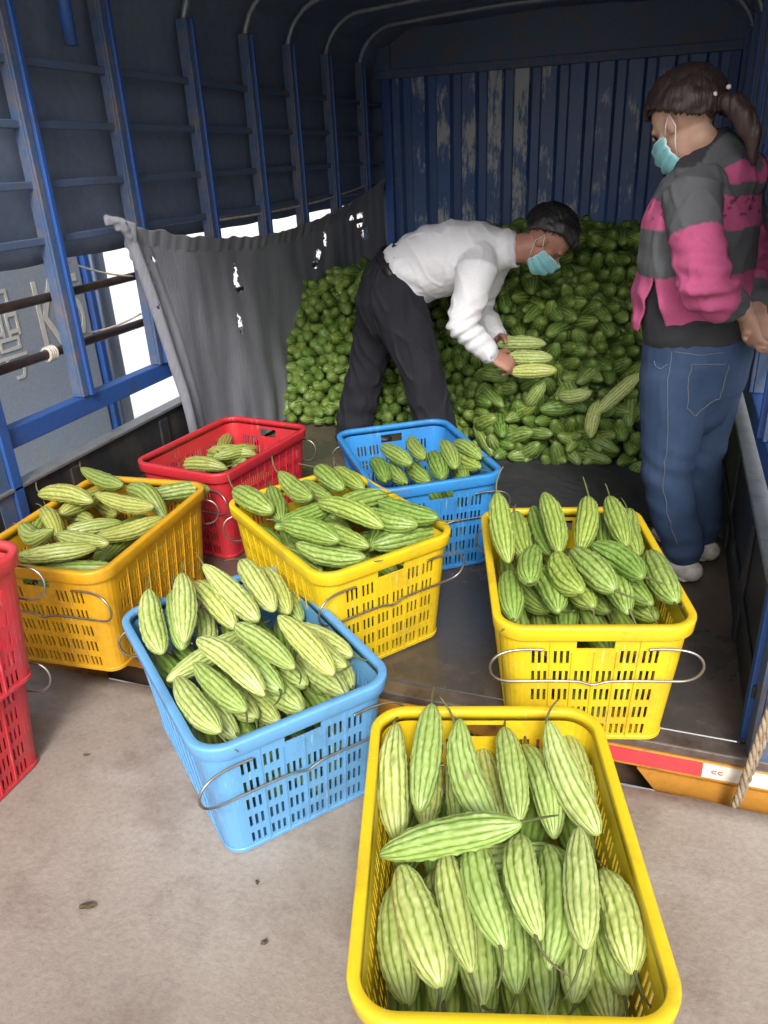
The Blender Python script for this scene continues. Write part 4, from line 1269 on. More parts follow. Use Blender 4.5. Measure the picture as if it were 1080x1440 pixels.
# the few that stand out of the heap
for px_, d, ln, lab in (((-0.135, 3.293, 0.461), (-0.62, -0.30, -0.62), .25, 'long bitter melon slanting out of the heap beside the woman\'s jeans'),
                        ((-0.224, 3.251, 0.357), (-0.1, -0.5, -0.8), .17, 'short upright bitter melon lying low on the heap under the held melons'),
                        ((-0.479, 3.261, 0.451), (0.45, -0.3, 0.75), .17, 'ribbed bitter melon leaning on the heap just below the man\'s hand'),
                        ((-0.313, 3.272, 0.451), (0.85, -0.35, 0.25), .16, 'short bitter melon jutting from the heap right of the man\'s hand')):
    place_melon(HI[1], px_, d, ln, lab, None, 'melon', 0.9, True)
LOW2 = [melon_data(14, 46, s, bend=bd, sharp=sp, neck=nk) for s, bd, sp, nk in ((21, 0.1, .2, .85), (22, -0.3, .3, .8), (23, .3, .15, .9))]
LOW = [melon_data(12, 20, s, bend=bd, sharp=sp, neck=nk) for s, bd, sp, nk in ((21, 0.1, .2, .85), (22, -0.3, .3, .8), (23, .3, .15, .9))]
def bulk_object(name, items, mat, label):
    bv, bf, brg, brn = [], [], [], []
    for i, c in enumerate(items):
        v, f, r_ = (LOW2 if (len(c) > 4 and c[4] is not None) else LOW)[i % 3]
        m_ = orient(c[0], c[1], hr.uniform(0, 6.28), c[2] / 0.24, c[3])
        k = len(bv)
        bv += [tuple(m_ @ V(q)) for q in v]
        bf += [tuple(k + j for j in q) for q in f]
        brg += r_
        brn += [hr.random()] * len(v)
    me = bpy.data.meshes.new(name)
    me.from_pydata(bv, [], bf)
    me.polygons.foreach_set('use_smooth', [True] * len(me.polygons))
    point_attr(me, 'ridge', brg); point_attr(me, 'rnd', brn)
    return tag(link(me, name, mat), label, 'melons', kind='stuff')
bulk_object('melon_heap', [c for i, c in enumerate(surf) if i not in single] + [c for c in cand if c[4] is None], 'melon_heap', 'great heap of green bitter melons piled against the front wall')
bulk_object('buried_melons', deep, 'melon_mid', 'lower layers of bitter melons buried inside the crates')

# leaf scraps and twigs on the concrete
for i, (x, y, a, sz, lab) in enumerate(((-1.02, .82, .4, .013, 'dark leaf scrap on the concrete at the left picture edge'), (-.62, .86, 1.2, .007, 'small dry leaf scrap on the concrete left of the front crate'), (-.70, .98, 2.2, .006, 'tiny dry scrap on the concrete below the light blue crate'), (-1.33, 1.20, .2, .008, 'dark crumb on the concrete beside the red stack'), (-.50, .70, .9, .008, 'dry scrap on the concrete near the front crate\'s corner'))):
    lf = MB()
    n = 9
    for j in range(n):
        q = 2 * math.pi * j / n
        rr = sz * (0.6 + 0.5 * hr.random())
        lf.v.append((rr * math.cos(q) * 1.5, rr * math.sin(q) * .8, 0.004 + 0.006 * hr.random()))
    lf.v.append((0, 0, 0.008)); lf.v.append((0, 0, 0.003))
    for j in range(n):
        lf.f.append((j, (j + 1) % n, n)); lf.f.append(((j + 1) % n, j, n + 1))
    o = lf.build('leaf_scrap', 'leafdry')
    o.location = (x, y, 0.001); o.rotation_euler = (0, 0, a)
    tag(o, lab, 'leaf')

# ------------------------------------------------------------------ people
def rot_to(d, n_, ang):
    return d * math.cos(ang) + n_ * math.sin(ang)

def hand_parts(wrist, d, n_, thumb_side, curls, spread=0.0, thumb_curl=0.5, k=1.0):
    """palm plus five fingers; fingers bend towards n_; thumb leaves the side of the palm"""
    wrist, d = V(wrist), V(d).normalized()
    n_ = V(n_); n_ = (n_ - d * n_.dot(d)).normalized()
    s = d.cross(n_).normalized() * thumb_side
    P = []
    P.append(loft([(wrist - d * .03, .026 * k, .020 * k), (wrist, .027 * k, .018 * k), (wrist + d * .03 * k, .037 * k, .016 * k), (wrist + d * .065 * k, .041 * k, .0145 * k), (wrist + d * .085 * k, .039 * k, .012 * k)], s, 16))
    for i, (ln, off) in enumerate(((.074, 1.5), (.083, .5), (.077, -.5), (.060, -1.5))):
        p = wrist + d * (.083 - (.006 if i in (0, 3) else 0)) * k + s * off * .0195 * k
        ang = 0.0
        dd = (d + s * spread * off * .12).normalized()
        ring = [(p - dd * .012, .0088 * k, .0088 * k), (p, .0092 * k, .0092 * k)]
        for fr, cu in zip((.45, .30, .25), curls):
            ang += cu * (1 + .08 * i)
            q = rot_to(dd, n_, ang)
            p = p + q * ln * fr * k
            ring.append((p, (.0085 - .0006 * len(ring)) * k + .001, (.0085 - .0006 * len(ring)) * k + .001))
        P.append(loft(ring, s, 12))
    p = wrist + d * .022 * k + s * .028 * k
    q = (d * .55 + s * .75 + n_ * .25).normalized()
    ring = [(p - q * .015, .014 * k, .013 * k)]
    for st, fr in enumerate((.036, .030, .024)):
        p = p + q * fr * k
        ring.append((p, (.0125 - .0015 * st) * k, (.0115 - .0015 * st) * k))
        q = (q + (n_ * .9 - s * .35 + d * .3) * thumb_curl * .6).normalized()
    P.append(loft(ring, d, 12))
    return P

def frame(f, u):
    f = V(f).normalized()
    u = V(u); u = (u - f * u.dot(f)).normalized()
    return f, u, f.cross(u)          # forward, up, right

def head_parts(c, f, u, r, k=1.0):
    c = V(c)
    P = [ball(c + (u * .025 - f * .012) * k, r * .074 * k, f * .094 * k, u * .088 * k, 20),
         ball(c + (f * .022 - u * .045) * k, r * .060 * k, f * .068 * k, u * .078 * k, 20),
         ball(c + (f * .050 - u * .098) * k, r * .030 * k, f * .028 * k, u * .020 * k, 12),
         ball(c + (f * .074 + u * .022) * k, r * .046 * k, f * .014 * k, u * .012 * k, 12),
         loft([(c + (f * .078 + u * .010) * k, .007 * k, .008 * k), (c + (f * .093 - u * .012) * k, .009 * k, .010 * k), (c + (f * .100 - u * .030) * k, .014 * k, .011 * k)], r, 10),
         ball(c + (f * .080 - u * .063) * k, r * .024 * k, f * .009 * k, u * .006 * k, 10),
         ball(c + (f * .079 - u * .074) * k, r * .021 * k, f * .010 * k, u * .007 * k, 10)]
    for s in (-1, 1):
        P.append(ball(c + (r * s * .074 - f * .004 - u * .012) * k, (r * s * .010 - f * .006) * k, (f * .018) * k, u * .030 * k, 12))
        P.append(ball(c + (r * s * .045 + f * .050 - u * .022) * k, r * .020 * k, f * .018 * k, u * .018 * k, 10))
    return P

def skin_obj(name, parts, tone, voxel=0.0055):
    me = fuse(parts, voxel, 3)
    vals = []
    for v in me.vertices:
        q = 1 + 0.12 * noise.noise(v.co * 14)
        vals.append((tone[0] * q, tone[1] * q, tone[2] * q))
    point_attr(me, 'tone', vals, True)
    return link(me, name, 'skin')

def hair_shell(name, parent, c, f, u, r, rad, keep, tone, k=1.0, thick=0.012, lumps=0.006):
    g = MB()
    nu_, nv_ = 48, 64
    c = V(c)
    pts = {}
    for i in range(nu_ + 1):
        th = math.pi * i / nu_
        for j in range(nv_):
            a = 2 * math.pi * j / nv_
            lu, lf, lr = math.cos(th), math.sin(th) * math.cos(a), math.sin(th) * math.sin(a)
            q = 1 + lumps / rad[1] * (1.4 * noise.noise(V((lu * 3, lf * 3, lr * 3))) + 0.9 * noise.noise(V((lu * 4, lf * 14, lr * 14))))
            g.v.append(tuple(c + (f * lf * rad[1] + r * lr * rad[0] + u * lu * rad[2]) * q * k))
            pts[len(g.v) - 1] = (lf * rad[1], lr * rad[0], lu * rad[2])
    for i in range(nu_):
        for j in range(nv_):
            j2 = (j + 1) % nv_
            q = (i * nv_ + j, (i + 1) * nv_ + j, (i + 1) * nv_ + j2, i * nv_ + j2)
            m_ = [sum(pts[x][t] for x in q) / 4 for t in range(3)]
            jit = 0.006 * noise.noise(V((m_[0] * 90, m_[1] * 90, m_[2] * 90)))
            if keep(m_[0] + jit, m_[1], m_[2] + jit):
                g.f.append(q)
    me = g.mesh(name, True)
    point_attr(me, 'tone', [tone] * len(me.vertices), True)
    o = link(me, name, 'hair', parent)
    s_ = o.modifiers.new('t', 'SOLIDIFY'); s_.thickness = thick; s_.offset = -1
    return o

def face_mask(parent, c, f, u, r, k=1.0, ear=True):
    c = V(c)
    def pt(a, v):
        aa = R(-74 + 148 * a)
        h = -0.010 - 0.105 * v
        bulge = 0.012 * math.sin(math.pi * v) + 0.004 * math.cos(v * 19) * math.sin(math.pi * v)
        rr = 0.082 - 0.012 * v + bulge
        nose = 0.020 * math.exp(-(aa / 0.28) ** 2) * (1 - v) ** 0.7
        ff = (rr + 0.014 + nose) * math.cos(aa) + 0.004
        sq = 1 - 0.30 * abs(2 * a - 1) ** 3
        hh = -0.058 + (h + 0.058) * sq
        return c + (f * ff + r * (rr - 0.014) * math.sin(aa) + u * hh) * k
    o = MB().grid(pt, 30, 22).build('face_mask', 'mask', parent, smooth=True)
    s_ = o.modifiers.new('t', 'SOLIDIFY'); s_.thickness = 0.0025; s_.offset = 1
    hem = MB()
    hem.tube([pt(i / 30, 0.0) + f * .001 for i in range(31)], 0.0028, 6)
    hem.tube([pt(i / 30, 1.0) + f * .001 for i in range(31)], 0.0024, 6)
    for a in (0, 1):
        hem.tube([pt(a, i / 10) for i in range(11)], 0.0024, 6)
    link(hem.mesh('hem', True), 'mask_hem', 'mask_white', o)
    for s in (-1, 1):
        e = c + (r * s * .083 - f * .018 + u * .012) * k
        e2 = c + (r * s * .083 - f * .020 - u * .03) * k
        a0 = pt(0 if s < 0 else 1, 0.06); a1 = pt(0 if s < 0 else 1, 0.94)
        lp = MB().tube([a0, a0.lerp(e, .5) + r * s * .006, e, e2, a1.lerp(e2, .5) + r * s * .006, a1], 0.0016, 6)
        link(lp.mesh('loop', True), 'ear_loop', 'mask_white', o)
    return o

def wrinkle(amp, sc, stretch=(1, 1, 1), extra=None, seed=0, crease=0.9):
    st = V(stretch)
    def fn(c, nn):
        q = V((c.x * st.x, c.y * st.y, c.z * st.z)) * sc + V((seed, seed * 2, 0))
        h = noise.noise(q) + 0.5 * noise.noise(q * 2.1)
        rg = 1 - abs(noise.noise(q * 1.3 + V((5, 5, 5)))) * 2
        cr = 1 - abs(noise.noise(V((q.x * 1.1 + q.z * .7, q.y, q.z * .45 - q.x * .3)) * 1.7 + V((9, 2, 4)))) * 3.2
        d = amp * (0.45 * h + 0.4 * max(0, rg) + crease * max(0, cr) ** 2)
        if extra: d += extra(c)
        return c + nn * d
    return fn

def strands(name, parent, c, f, u, r, rad, starts, tone, target=None, length=.05, rad_s=.0011, jit=.3, seed=1):
    """locks that lie on the scalp; towards target, or falling with a random turn"""
    q_ = random.Random(seed)
    g = MB(); c = V(c)
    def surf_pt(p, lift):
        a_, b_, d_ = p.dot(f) / rad[1], p.dot(r) / rad[0], p.dot(u) / rad[2]
        n_ = math.sqrt(a_ * a_ + b_ * b_ + d_ * d_) or 1
        return p / n_ * (1 + lift)
    for (lf, lr, lu, dx, dr_, du) in starts:
        p = surf_pt(f * lf + r * lr + u * lu, .01)
        pts = [c + p]
        dirv = f * (dx + q_.gauss(0, jit)) + r * (dr_ + q_.gauss(0, jit)) + u * (du + q_.gauss(0, jit))
        N = 9
        for i in range(N):
            if target is not None:
                t_ = (V(target) - c) - p
                dirv = t_.normalized() if t_.length > .02 else dirv
                stp = max(length / N, t_.length / (N - i))
            else:
                stp = length / N
            p = surf_pt(p + dirv.normalized() * stp, .012 + .02 * math.sin(math.pi * i / N) * q_.random())
            pts.append(c + p)
        g.tube(pts, [rad_s] + [rad_s * 1.6] * (N - 1) + [rad_s * .5], 4)
    me = g.mesh(name, True)
    vals = []
    for v in range(len(me.vertices)):
        vals.append(tuple(x * (0.7 + 0.9 * ((v // 40) * 0.618 % 1)) for x in tone))
    point_attr(me, 'tone', vals, True)
    return link(me, name, 'hair', parent)

# ---- the man, bent over the heap
Yc = 3.32
mh_f, mh_u, mh_r = frame((.52, -.06, -.85), (.86, 0, .5))
mhead = V((-.462, 3.315, 1.085))
m_sp = [V((-1.150, Yc, .885)), V((-1.07, Yc, .955)), V((-.97, Yc, 1.005)), V((-.84, Yc, 1.03)), V((-.73, Yc, 1.035)), V((-.655, Yc, 1.045))]
r_sh, r_el, r_wr = V((-.715, 3.145, .99)), V((-.765, 3.085, .775)), V((-.645, 3.125, .645))
l_sh, l_el, l_wr = V((-.715, 3.495, 1.00)), V((-.79, 3.50, .77)), V((-.668, 3.36, .672))
r_hip, r_kn, r_an = V((-1.10, 3.225, .86)), V((-.965, 3.19, .52)), V((-.90, 3.22, .175))
l_hip, l_kn, l_an = V((-1.20, 3.41, .86)), V((-1.315, 3.42, .52)), V((-1.415, 3.40, .175))
lat = (0, 1, 0)
P = head_parts(mhead, mh_f, mh_u, mh_r, 1.0)
P.append(loft([(V((-.70, Yc, 1.035)), .085, .075), (V((-.62, Yc, 1.045)), .062, .060), (mhead - mh_u * .07 - mh_f * .01, .058, .060)], lat))
P.append(loft([(m_sp[0], .155, .115), (m_sp[1], .145, .11), (m_sp[2], .15, .115), (m_sp[3], .165, .12), (m_sp[4], .16, .105), (m_sp[5], .10, .075)], lat))
for sh, el, wr in ((r_sh, r_el, r_wr), (l_sh, l_el, l_wr)):
    P.append(loft([(sh, .055, .055), (sh.lerp(el, .5), .046, .046), (el, .040, .040), (el.lerp(wr, .4), .040, .038), (wr, .027, .022)], lat))
for hp, kn, an in ((r_hip, r_kn, r_an), (l_hip, l_kn, l_an)):
    P.append(loft([(hp, .085, .09), (hp.lerp(kn, .5), .070, .072), (kn, .054, .056), (kn.lerp(an, .4), .052, .055), (an, .036, .038)], lat))
    P.append(loft([(an + V((-.03, 0, -.02)), .033, .035), (an + V((.06, 0, -.035)), .038, .024), (an + V((.16, 0, -.045)), .040, .016)], lat))
P += hand_parts(r_wr, (.86, .16, -.42), (.30, .55, -.75), 1, (.75, .8, .5), .2, .9)
P += hand_parts(l_wr, (.90, -.20, -.10), (.1, -.55, -.8), -1, (.55, .6, .4), .2, .6)
man = skin_obj('person', P, (.40, .20, .145))
tag(man, 'bent-over person in white shirt and dark trousers holding melons', 'person')

sp = [loft([(m_sp[0] + V((.03, 0, .02)), .160, .128), (m_sp[1] + V((0.005, 0, -.005)), .168, .142), (m_sp[2] + V((0.005, 0, -.012)), .176, .152), (m_sp[3] + V((0, 0, -.008)), .188, .146), (m_sp[4] + V((0, 0, -.002)), .178, .122), (m_sp[5] + V((.005, 0, 0)), .105, .082)], lat, 28)]
for sh, el, wr in ((r_sh, r_el, r_wr), (l_sh, l_el, l_wr)):
    up_ = sh + V((-.02, (Yc - sh.y) * .35, .02))
    sp.append(loft([(up_, .085, .09), (sh, .080, .082), (sh.lerp(el, .5), .072, .070), (el, .066, .064), (el.lerp(wr, .5), .056, .052), (wr.lerp(el, .12), .043, .040)], lat, 22))
def shirt_extra(c):
    d = 0.0
    for e in (r_el, l_el):
        q = (c - e).length
        d += 0.007 * math.exp(-(q / .09) ** 2) * math.sin((c.z - c.x * .6) * 130)
    d += 0.005 * math.sin((c.x * .8 + c.z * 1.1) * 55 + 2 * noise.noise(c * 6)) * smoothstep(-.80, -1.05, c.x)
    return d
shirt = link(fuse(sp, .006, 4, wrinkle(.0065, 8, (1, .6, 1), shirt_extra, 3, .7)), 'shirt', 'shirt', man)
# collar and cuffs
def band(pts_c, ax, ra, rb, th, h, name, mat, parent, ref):
    ax = V(ax).normalized(); a = V(ref); a = (a - ax * a.dot(ax)).normalized(); b_ = ax.cross(a)
    g = MB()
    n = 30
    prof = [(-h / 2, 0), (h / 2, 0.003), (h / 2, th), (-h / 2, th)]
    for o_, rr in prof:
        for j in range(n):
            q = 2 * math.pi * j / n
            g.v.append(tuple(V(pts_c) + ax * (o_ + .004 * math.sin(3 * q)) + a * math.cos(q) * (ra + rr) + b_ * math.sin(q) * (rb + rr)))
    for i in range(4):
        for j in range(n):
            g.f.append((i * n + j, i * n + (j + 1) % n, ((i + 1) % 4) * n + (j + 1) % n, ((i + 1) % 4) * n + j))
    return g.build(name, mat, parent, smooth=True)
band((-.615, Yc, 1.045), (.95, 0, .16), .070, .068, .006, .050, 'collar', 'shirt', shirt, lat)
for el, wr in ((r_el, r_wr), (l_el, l_wr)):
    band(wr.lerp(el, .16), wr - el, .038, .036, .007, .045, 'cuff', 'shirt', shirt, lat)

tp_ = [loft([(V((-1.085, Yc, .945)), .160, .135), (V((-1.14, Yc, .89)), .170, .142), (V((-1.165, Yc, .83)), .165, .14), (V((-1.15, Yc, .77)), .15, .12)], lat, 26)]
for hp, kn, an in ((r_hip, r_kn, r_an), (l_hip, l_kn, l_an)):
    tp_.append(loft([(hp, .112, .122), (hp.lerp(kn, .5), .098, .104), (kn, .082, .086), (kn.lerp(an, .5), .080, .084), (an + V((.01, 0, .0)), .080, .086), (an + V((.01, 0, -.03)), .078, .084)], lat, 22, dome=True))
trousers = link(fuse(tp_, .007, 4, wrinkle(.012, 9, (1, 1, .6), lambda c: 0.006 * math.sin(c.z * 60 + 3 * noise.noise(c * 5)) * smoothstep(.5, .2, c.z), 9)), 'trousers', 'trousers', man)
belt = band((-1.085, Yc, .952), (.72, 0, .69), .163, .140, .006, .036, 'belt', 'belt', man, lat)
link(MB().quad_box((-.985, Yc - .028, .83), (-.965, Yc + .028, .866)).mesh('buckle'), 'buckle', 'gold', belt)
for an in (r_an, l_an):
    s_ = fuse([loft([(an + V((-.05, 0, -.018)), .042, .040), (an + V((.05, 0, -.022)), .046, .036), (an + V((.13, 0, -.032)), .046, .026), (an + V((.19, 0, -.036)), .036, .020)], lat, 18)], .007, 3)
    link(s_, 'shoe', 'shoe_dark', man)
hair_shell('hair', man, mhead + mh_u * .020 - mh_f * .014, mh_f, mh_u, mh_r, (.090, .109, .105), lambda lf, lr, lu: (lu > .048 - 0.9 * max(0, .03 - lf) * 1.15) if lf > -.045 else lu > -.045, (.018, .016, .016))
st_ = []
hq = random.Random(3)
for i in range(520):
    th, az = math.acos(hq.uniform(-.42, 1)), hq.uniform(-math.pi, math.pi)
    lf, lr, lu = .104 * math.sin(th) * math.cos(az), .086 * math.sin(th) * math.sin(az), .100 * math.cos(th)
    if (lf > -.045 and lu > .058 - 1.0 * max(0, .03 - lf)) or (lf <= -.045 and lu > -.035):
        st_.append((lf, lr, lu, -.2 - lf * 3, lr * 6, -.5))
strands('hair_locks', man, mhead + mh_u * .020 - mh_f * .014, mh_f, mh_u, mh_r, (.091, .110, .106), st_, (.020, .018, .018), None, .034, .0013, .5)
face_mask(man, mhead, mh_f, mh_u, mh_r)
for s in (-1, 1):
    e = link(MB().tube([mhead + mh_f * .074 + mh_r * s * .031 + mh_u * .005, mhead + mh_f * .082 + mh_r * s * .031 + mh_u * .005], [.011, .006], 12).mesh('eye', True), 'eye', 'eye', man)

# melons in his hands
place_melon(HI[3], (-.555, 3.30, .660), (.99, 0, .05), .215, 'topmost pale bitter melon held in the man\'s far hand', None, 'melon', .95, False)
place_melon(HI[0], (-.505, 3.205, .624), (.99, 0, .03), .20, 'middle of the three pale bitter melons in the man\'s hands', None, 'melon', .9, False)
place_melon(HI[5], (-.480, 3.165, .578), (.99, .02, .07), .20, 'lowest of the three pale bitter melons in the man\'s hands', None, 'melon', .85, False)

# ---- the woman, hands behind her back
F, Uz, Rr_ = frame((-.75, .66, 0), (0, 0, 1))
wh_f, wh_u, wh_r = frame((-.66, .46, -.58), (-.35, .25, .9))
whead = V((.008, 2.43, 1.470))
pel = V((.118, 2.45, .835))
w_lsh, w_lel, w_lwr = V((.045, 2.328, 1.290)), V((.105, 2.215, 1.065)), V((.222, 2.345, .985))
w_rsh, w_rel, w_rwr = V((.165, 2.555, 1.285)), V((.228, 2.535, 1.05)), V((.262, 2.405, .965))
w_lhip, w_lkn, w_lan = V((.065, 2.385, .80)), V((.070, 2.37, .475)), V((.148, 2.385, .19))
w_rhip, w_rkn, w_ran = V((.165, 2.52, .80)), V((.165, 2.52, .475)), V((.205, 2.545, .19))
spn = [(pel, .160, .125), (V((.100, 2.452, .96)), .150, .120), (V((.084, 2.455, 1.10)), .150, .122), (V((.084, 2.452, 1.22)), .150, .112), (V((.097, 2.440, 1.315)), .132, .085), (V((.098, 2.437, 1.365)), .075, .062)]
P = head_parts(whead, wh_f, wh_u, wh_r, 0.95)
P.append(loft([(V((.10, 2.44, 1.33)), .075, .065), (V((.078, 2.437, 1.385)), .050, .052), (whead - wh_u * .065 - wh_f * .012, .046, .052)], Rr_))
P.append(loft(spn, Rr_))
for sh, el, wr in ((w_lsh, w_lel, w_lwr), (w_rsh, w_rel, w_rwr)):
    P.append(loft([(sh, .048, .048), (sh.lerp(el, .5), .044, .044), (el, .038, .038), (el.lerp(wr, .45), .037, .035), (wr, .026, .022)], Rr_))
for hp, kn, an in ((w_lhip, w_lkn, w_lan), (w_rhip, w_rkn, w_ran)):
    P.append(loft([(hp, .090, .095), (hp.lerp(kn, .5), .075, .078), (kn, .055, .056), (kn.lerp(an, .4), .052, .055), (an, .034, .036)], Rr_))
    P.append(loft([(an - F * .03 + V((0, 0, -.03)), .030, .030), (an + F * .06 + V((0, 0, -.045)), .036, .022), (an + F * .15 + V((0, 0, -.055)), .036, .014)], Rr_))
P += hand_parts(w_lwr, (.36, .05, -.93), (.55, .45, .3), -1, (.45, .6, .45), .3, .5, .97)
P += hand_parts(w_rwr, (.30, -.45, -.84), (.35, -.6, .2), 1, (.45, .6, .45), .2, .5, .97)
woman = skin_obj('person', P, (.50, .31, .225))
tag(woman, 'standing person in pink and grey striped hoodie and blue jeans', 'person')

PINK, GREY, DARK = (.47, .085, .205), (.088, .092, .10), (.03, .028, .034)
# hoodie body
hb = [loft([(V((.085, 2.462, .955)), .178, .148), (V((.084, 2.462, 1.03)), .178, .150), (V((.080, 2.458, 1.13)), .174, .146), (V((.082, 2.452, 1.23)), .172, .134), (V((.095, 2.440, 1.315)), .155, .105), (V((.098, 2.437, 1.365)), .098, .080)], Rr_, 30)]
hb.append(loft([(V((.09, 2.45, 1.345)) + Rr_ * -.09, .04, .035), (V((.142, 2.388, 1.335)), .052, .042), (V((.160, 2.395, 1.325)) + Rr_ * .05, .050, .040), (V((.13, 2.46, 1.345)) + Rr_ * .10, .04, .035)], (0, 0, 1), 18))   # hood lying on the back
def hood_tone(c):
    wv = .012 * noise.noise(c * 9)
    z = c.z + wv + .02 * (c - pel).dot(F)
    if c.z > 1.315 and (c - V((.16, 2.39, 1.33))).length < .115:
        return PINK if noise.noise(c * 16 + V((3, 1, 0))) > .08 else GREY
    if z > 1.355: return DARK
    if z > 1.285: return GREY
    if z > 1.205:
        q = noise.noise(V((c.x * 42, c.y * 42, c.z * 75))) if z > 1.235 else 0
        return tuple(x * .35 for x in PINK) if q > .22 else PINK
    if z > 1.085: return GREY
    return PINK
hm = fuse(hb, .006, 4, wrinkle(.010, 9, (1, 1, .8), lambda c: .004 * math.sin((c.z + .3 * c.x) * 70 + 3 * noise.noise(c * 6)) * smoothstep(1.2, 1.0, c.z), 21, .45))
# open the hoodie: side vent over the hip
bmh = bmesh.new(); bmh.from_mesh(hm)
lv = -Rr_
dead = []
for fc in bmh.faces:
    c = fc.calc_center_median()
    q = c - V((.092, 2.462, 1.0))
    az = math.degrees(math.atan2(q.dot(lv), -q.dot(F)))       # 90 = her left side, 0 = back
    h = c.z
    if h < 1.085 and abs(az - 88) < (1.085 - h) * 120 * .9:
        dead.append(fc)
    elif h < .935 + .02 * math.sin(az * .05):
        dead.append(fc)
bmesh.ops.delete(bmh, geom=dead, context='FACES')
for _ in range(6):
    bvs = [v for v in bmh.verts if v.is_boundary]
    mv_ = {}
    for v in bvs:
        nb_ = [e.other_vert(v).co for e in v.link_edges if e.is_boundary]
        if len(nb_) == 2: mv_[v] = v.co * .4 + (nb_[0] + nb_[1]) * .3
    for v, c in mv_.items(): v.co = c
bmh.to_mesh(hm); bmh.free()
point_attr(hm, 'tone', [hood_tone(v.co) for v in hm.vertices], True)
hoodie = link(hm, 'hoodie', 'hoodie', woman)
s_ = hoodie.modifiers.new('t', 'SOLIDIFY'); s_.thickness = .006; s_.offset = -1
for sh, el, wr in ((w_lsh, w_lel, w_lwr), (w_rsh, w_rel, w_rwr)):
    inn = sh + (V((.10, 2.44, 1.30)) - sh) * .35
    end = el.lerp(wr, .55)
    sm_ = fuse([loft([(inn, .078, .078), (sh, .072, .074), (sh.lerp(el, .45), .066, .068), (el + V((0, .01, 0)), .065, .064), (el.lerp(wr, .3), .058, .058), (end, .052, .050)], Rr_, 24)], .0075, 3,
               wrinkle(.007, 10, (1, 1, 1.3), lambda c, el=el: .008 * math.exp(-((c - el).length / .11) ** 2) * math.sin(c.z * 130 + 2 * noise.noise(c * 8)), 33))
    tone = []
    L1 = (el - sh).length
    for v in sm_.vertices:
        t = (v.co - sh).dot(el - sh) / L1 ** 2
        e = (v.co - el).dot((end - el).normalized()) / (end - el).length
        t += .03 * noise.noise(v.co * 12)
        if t < .42: tone.append(GREY)
        elif e > .74 : tone.append(GREY)
        else: tone.append(PINK)
    point_attr(sm_, 'tone', tone, True)
    link(sm_, 'sleeve', 'hoodie', woman)
us = fuse([loft([(V((.110, 2.453, .935)), .182, .146), (V((.096, 2.455, .97)), .168, .136), (V((.084, 2.455, 1.10)), .158, .128), (V((.084, 2.452, 1.25)), .150, .11)], Rr_, 24)], .007, 3, wrinkle(.003, 9, crease=.2))
link(us, 'undershirt', 'undershirt', woman)
jp = [loft([(V((.112, 2.452, .905)), .172, .136), (pel, .176, .142), (V((.116, 2.452, .75)), .170, .138), (V((.112, 2.452, .70)), .14, .115)], Rr_, 26)]
for hp, kn, an in ((w_lhip, w_lkn, w_lan), (w_rhip, w_rkn, w_ran)):
    jp.append(loft([(hp, .102, .110), (hp.lerp(kn, .5), .087, .093), (kn, .072, .075), (kn.lerp(an, .5), .068, .072), (an + V((0, 0, .05)), .062, .066), (an + V((0, 0, .028)), .060, .064)], Rr_, 22))
jm = fuse(jp, .0065, 3, wrinkle(.0055, 8, (1, 1, 1), lambda c: .003 * math.sin((c.z * 1.1 + c.x * .5) * 75 + 3 * noise.noise(c * 7)) * math.exp(-((c.z - .47) / .10) ** 2) + .0025 * math.sin(c.z * 90 + 3 * noise.noise(c * 6)) * smoothstep(.32, .2, c.z), 41, .12))
jeans = link(jm, 'jeans', 'denim', woman)
bv_ = BVHTree.FromPolygons([v.co for v in jm.vertices], [p.vertices for p in jm.polygons])
def on_jeans(pts, name='seam_stitching', rad=.0016):
    out = []
    for a_, b_ in zip(pts, pts[1:]):
        for t in range(14):
            q = V(a_).lerp(V(b_), t / 14)
            loc_, nn, _, _ = bv_.find_nearest(q)
            out.append(loc_ + nn * .0012)
    return link(MB().tube(out, rad, 5).mesh(name, True), name, 'stitch', jeans)
on_jeans([(.10, 2.25, .852), (.236, 2.28, .854)])
on_jeans([(.10, 2.25, .852), (.11, 2.25, .717), (.165, 2.25, .690), (.227, 2.28, .712), (.236, 2.28, .854)])
on_jeans([(.043, 2.28, .884), (.13, 2.25, .880), (.225, 2.28, .886)])
on_jeans([(.028, 2.25, .885), (.03, 2.25, .80), (.05, 2.25, .647), (.055, 2.25, .44), (.12, 2.25, .22)])
on_jeans([(-.03, 2.30, .85), (.0, 2.28, .838), (.030, 2.27, .85)])
for an in (w_lan, w_ran):
    zf = an.z
    s_ = fuse([loft([(an - F * .045 + V((0, 0, -.035)), .038, .036), (an + F * .04 + V((0, 0, -.035)), .044, .036), (an + F * .12 + V((0, 0, -.045)), .044, .024), (an + F * .175 + V((0, 0, -.05)), .034, .018)], Rr_, 18)], .007, 3)
    so_ = link(s_, 'shoe', 'shoe_white', woman)
    link(fuse([loft([(an - F * .045 + V((0, 0, -.064)), .040, .008), (an + F * .06 + V((0, 0, -.064)), .047, .008), (an + F * .175 + V((0, 0, -.064)), .036, .008)], Rr_, 18)], .006, 1), 'sole', 'shoe_sole', so_)
WH = (.040, .024, .022)
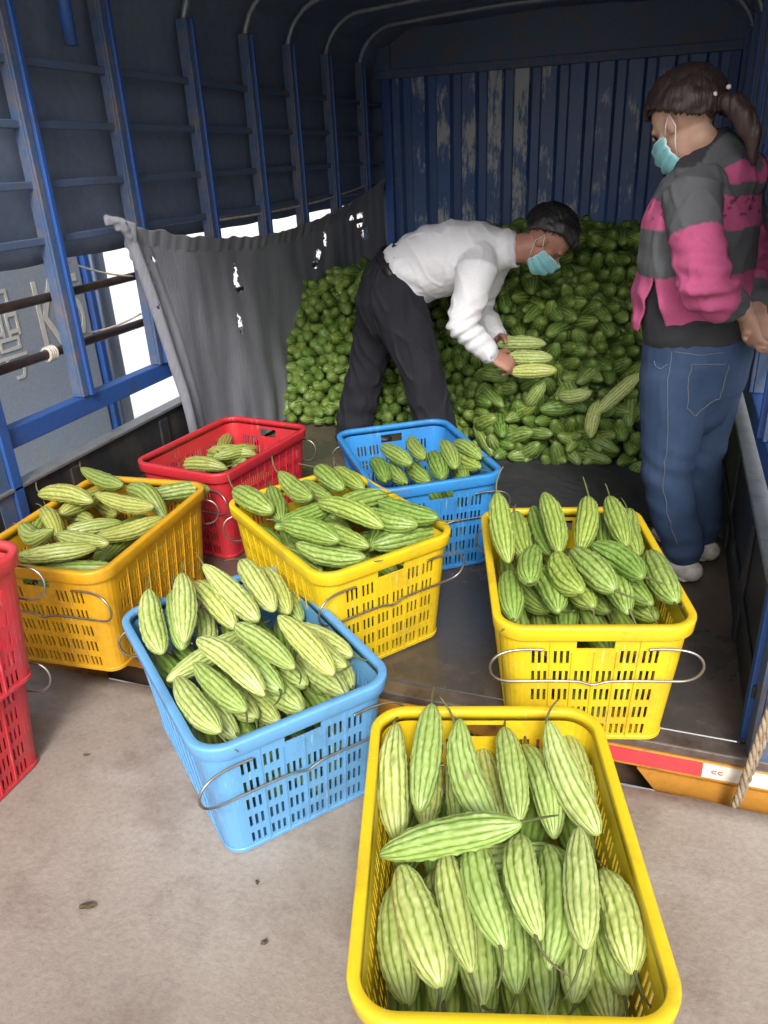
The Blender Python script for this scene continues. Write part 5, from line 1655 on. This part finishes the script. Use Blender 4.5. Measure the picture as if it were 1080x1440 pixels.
hair_shell('hair', woman, whead + wh_u * .020 - wh_f * .016, wh_f, wh_u, wh_r, (.083, .101, .097), lambda lf, lr, lu: (lu > .042 - 1.05 * max(0, .040 - lf)) if lf > -.05 else lu > -.055 - .3 * max(0, -.05 - lf), WH, 1.0)
bk = whead - wh_f * .104 - wh_u * .020
st_ = []
for i in range(420):
    th, az = math.acos(hq.uniform(-.6, 1)), hq.uniform(-math.pi, math.pi)
    lf, lr, lu = .106 * math.sin(th) * math.cos(az), .087 * math.sin(th) * math.sin(az), .102 * math.cos(th)
    edge = lu - (.042 - 1.05 * max(0, .040 - lf))
    if (lf > -.05 and edge > -.004) or (lf <= -.05 and lu > -.07):
        st_.append((lf, lr, lu, -1, 0, 0))
strands('hair_locks', woman, whead + wh_u * .020 - wh_f * .016, wh_f, wh_u, wh_r, (.084, .102, .098), st_, (.05, .03, .027), bk, .05, .0012, .05)
tail = fuse([loft([(bk + wh_f * .03, .028, .028), (bk, .022, .022), (bk + V((.035, -.028, -.012)), .026, .024), (bk + V((.065, -.045, -.045)), .029, .026), (bk + V((.088, -.052, -.09)), .024, .021), (bk + V((.098, -.050, -.15)), .008, .007)], (0, 0, 1), 18)], .006, 2, lambda c, nn: c + nn * (.006 * noise.noise(V((c.x * 60, c.y * 60, c.z * 16)))))
point_attr(tail, 'tone', [(.055, .030, .026)] * len(tail.vertices), True)
link(tail, 'ponytail', 'hair', woman)
for q in (bk + V((-.012, -.028, .012)), bk + V((.018, -.030, .026))):
    link(MB().tube([q + V((0, 0, -.006)), q + V((0, 0, -.003)), q + V((0, 0, .003)), q + V((0, 0, .006))], [.002, .006, .006, .002], 10).mesh('bead', True), 'hair_bead', 'bead', woman)
face_mask(woman, whead, wh_f, wh_u, wh_r, 0.95)
for s in (-1, 1):
    link(MB().tube([whead + wh_f * .074 + wh_r * s * .031 + wh_u * .005, whead + wh_f * .082 + wh_r * s * .031 + wh_u * .005], [.011, .006], 12).mesh('eye', True), 'eye', 'eye', woman)
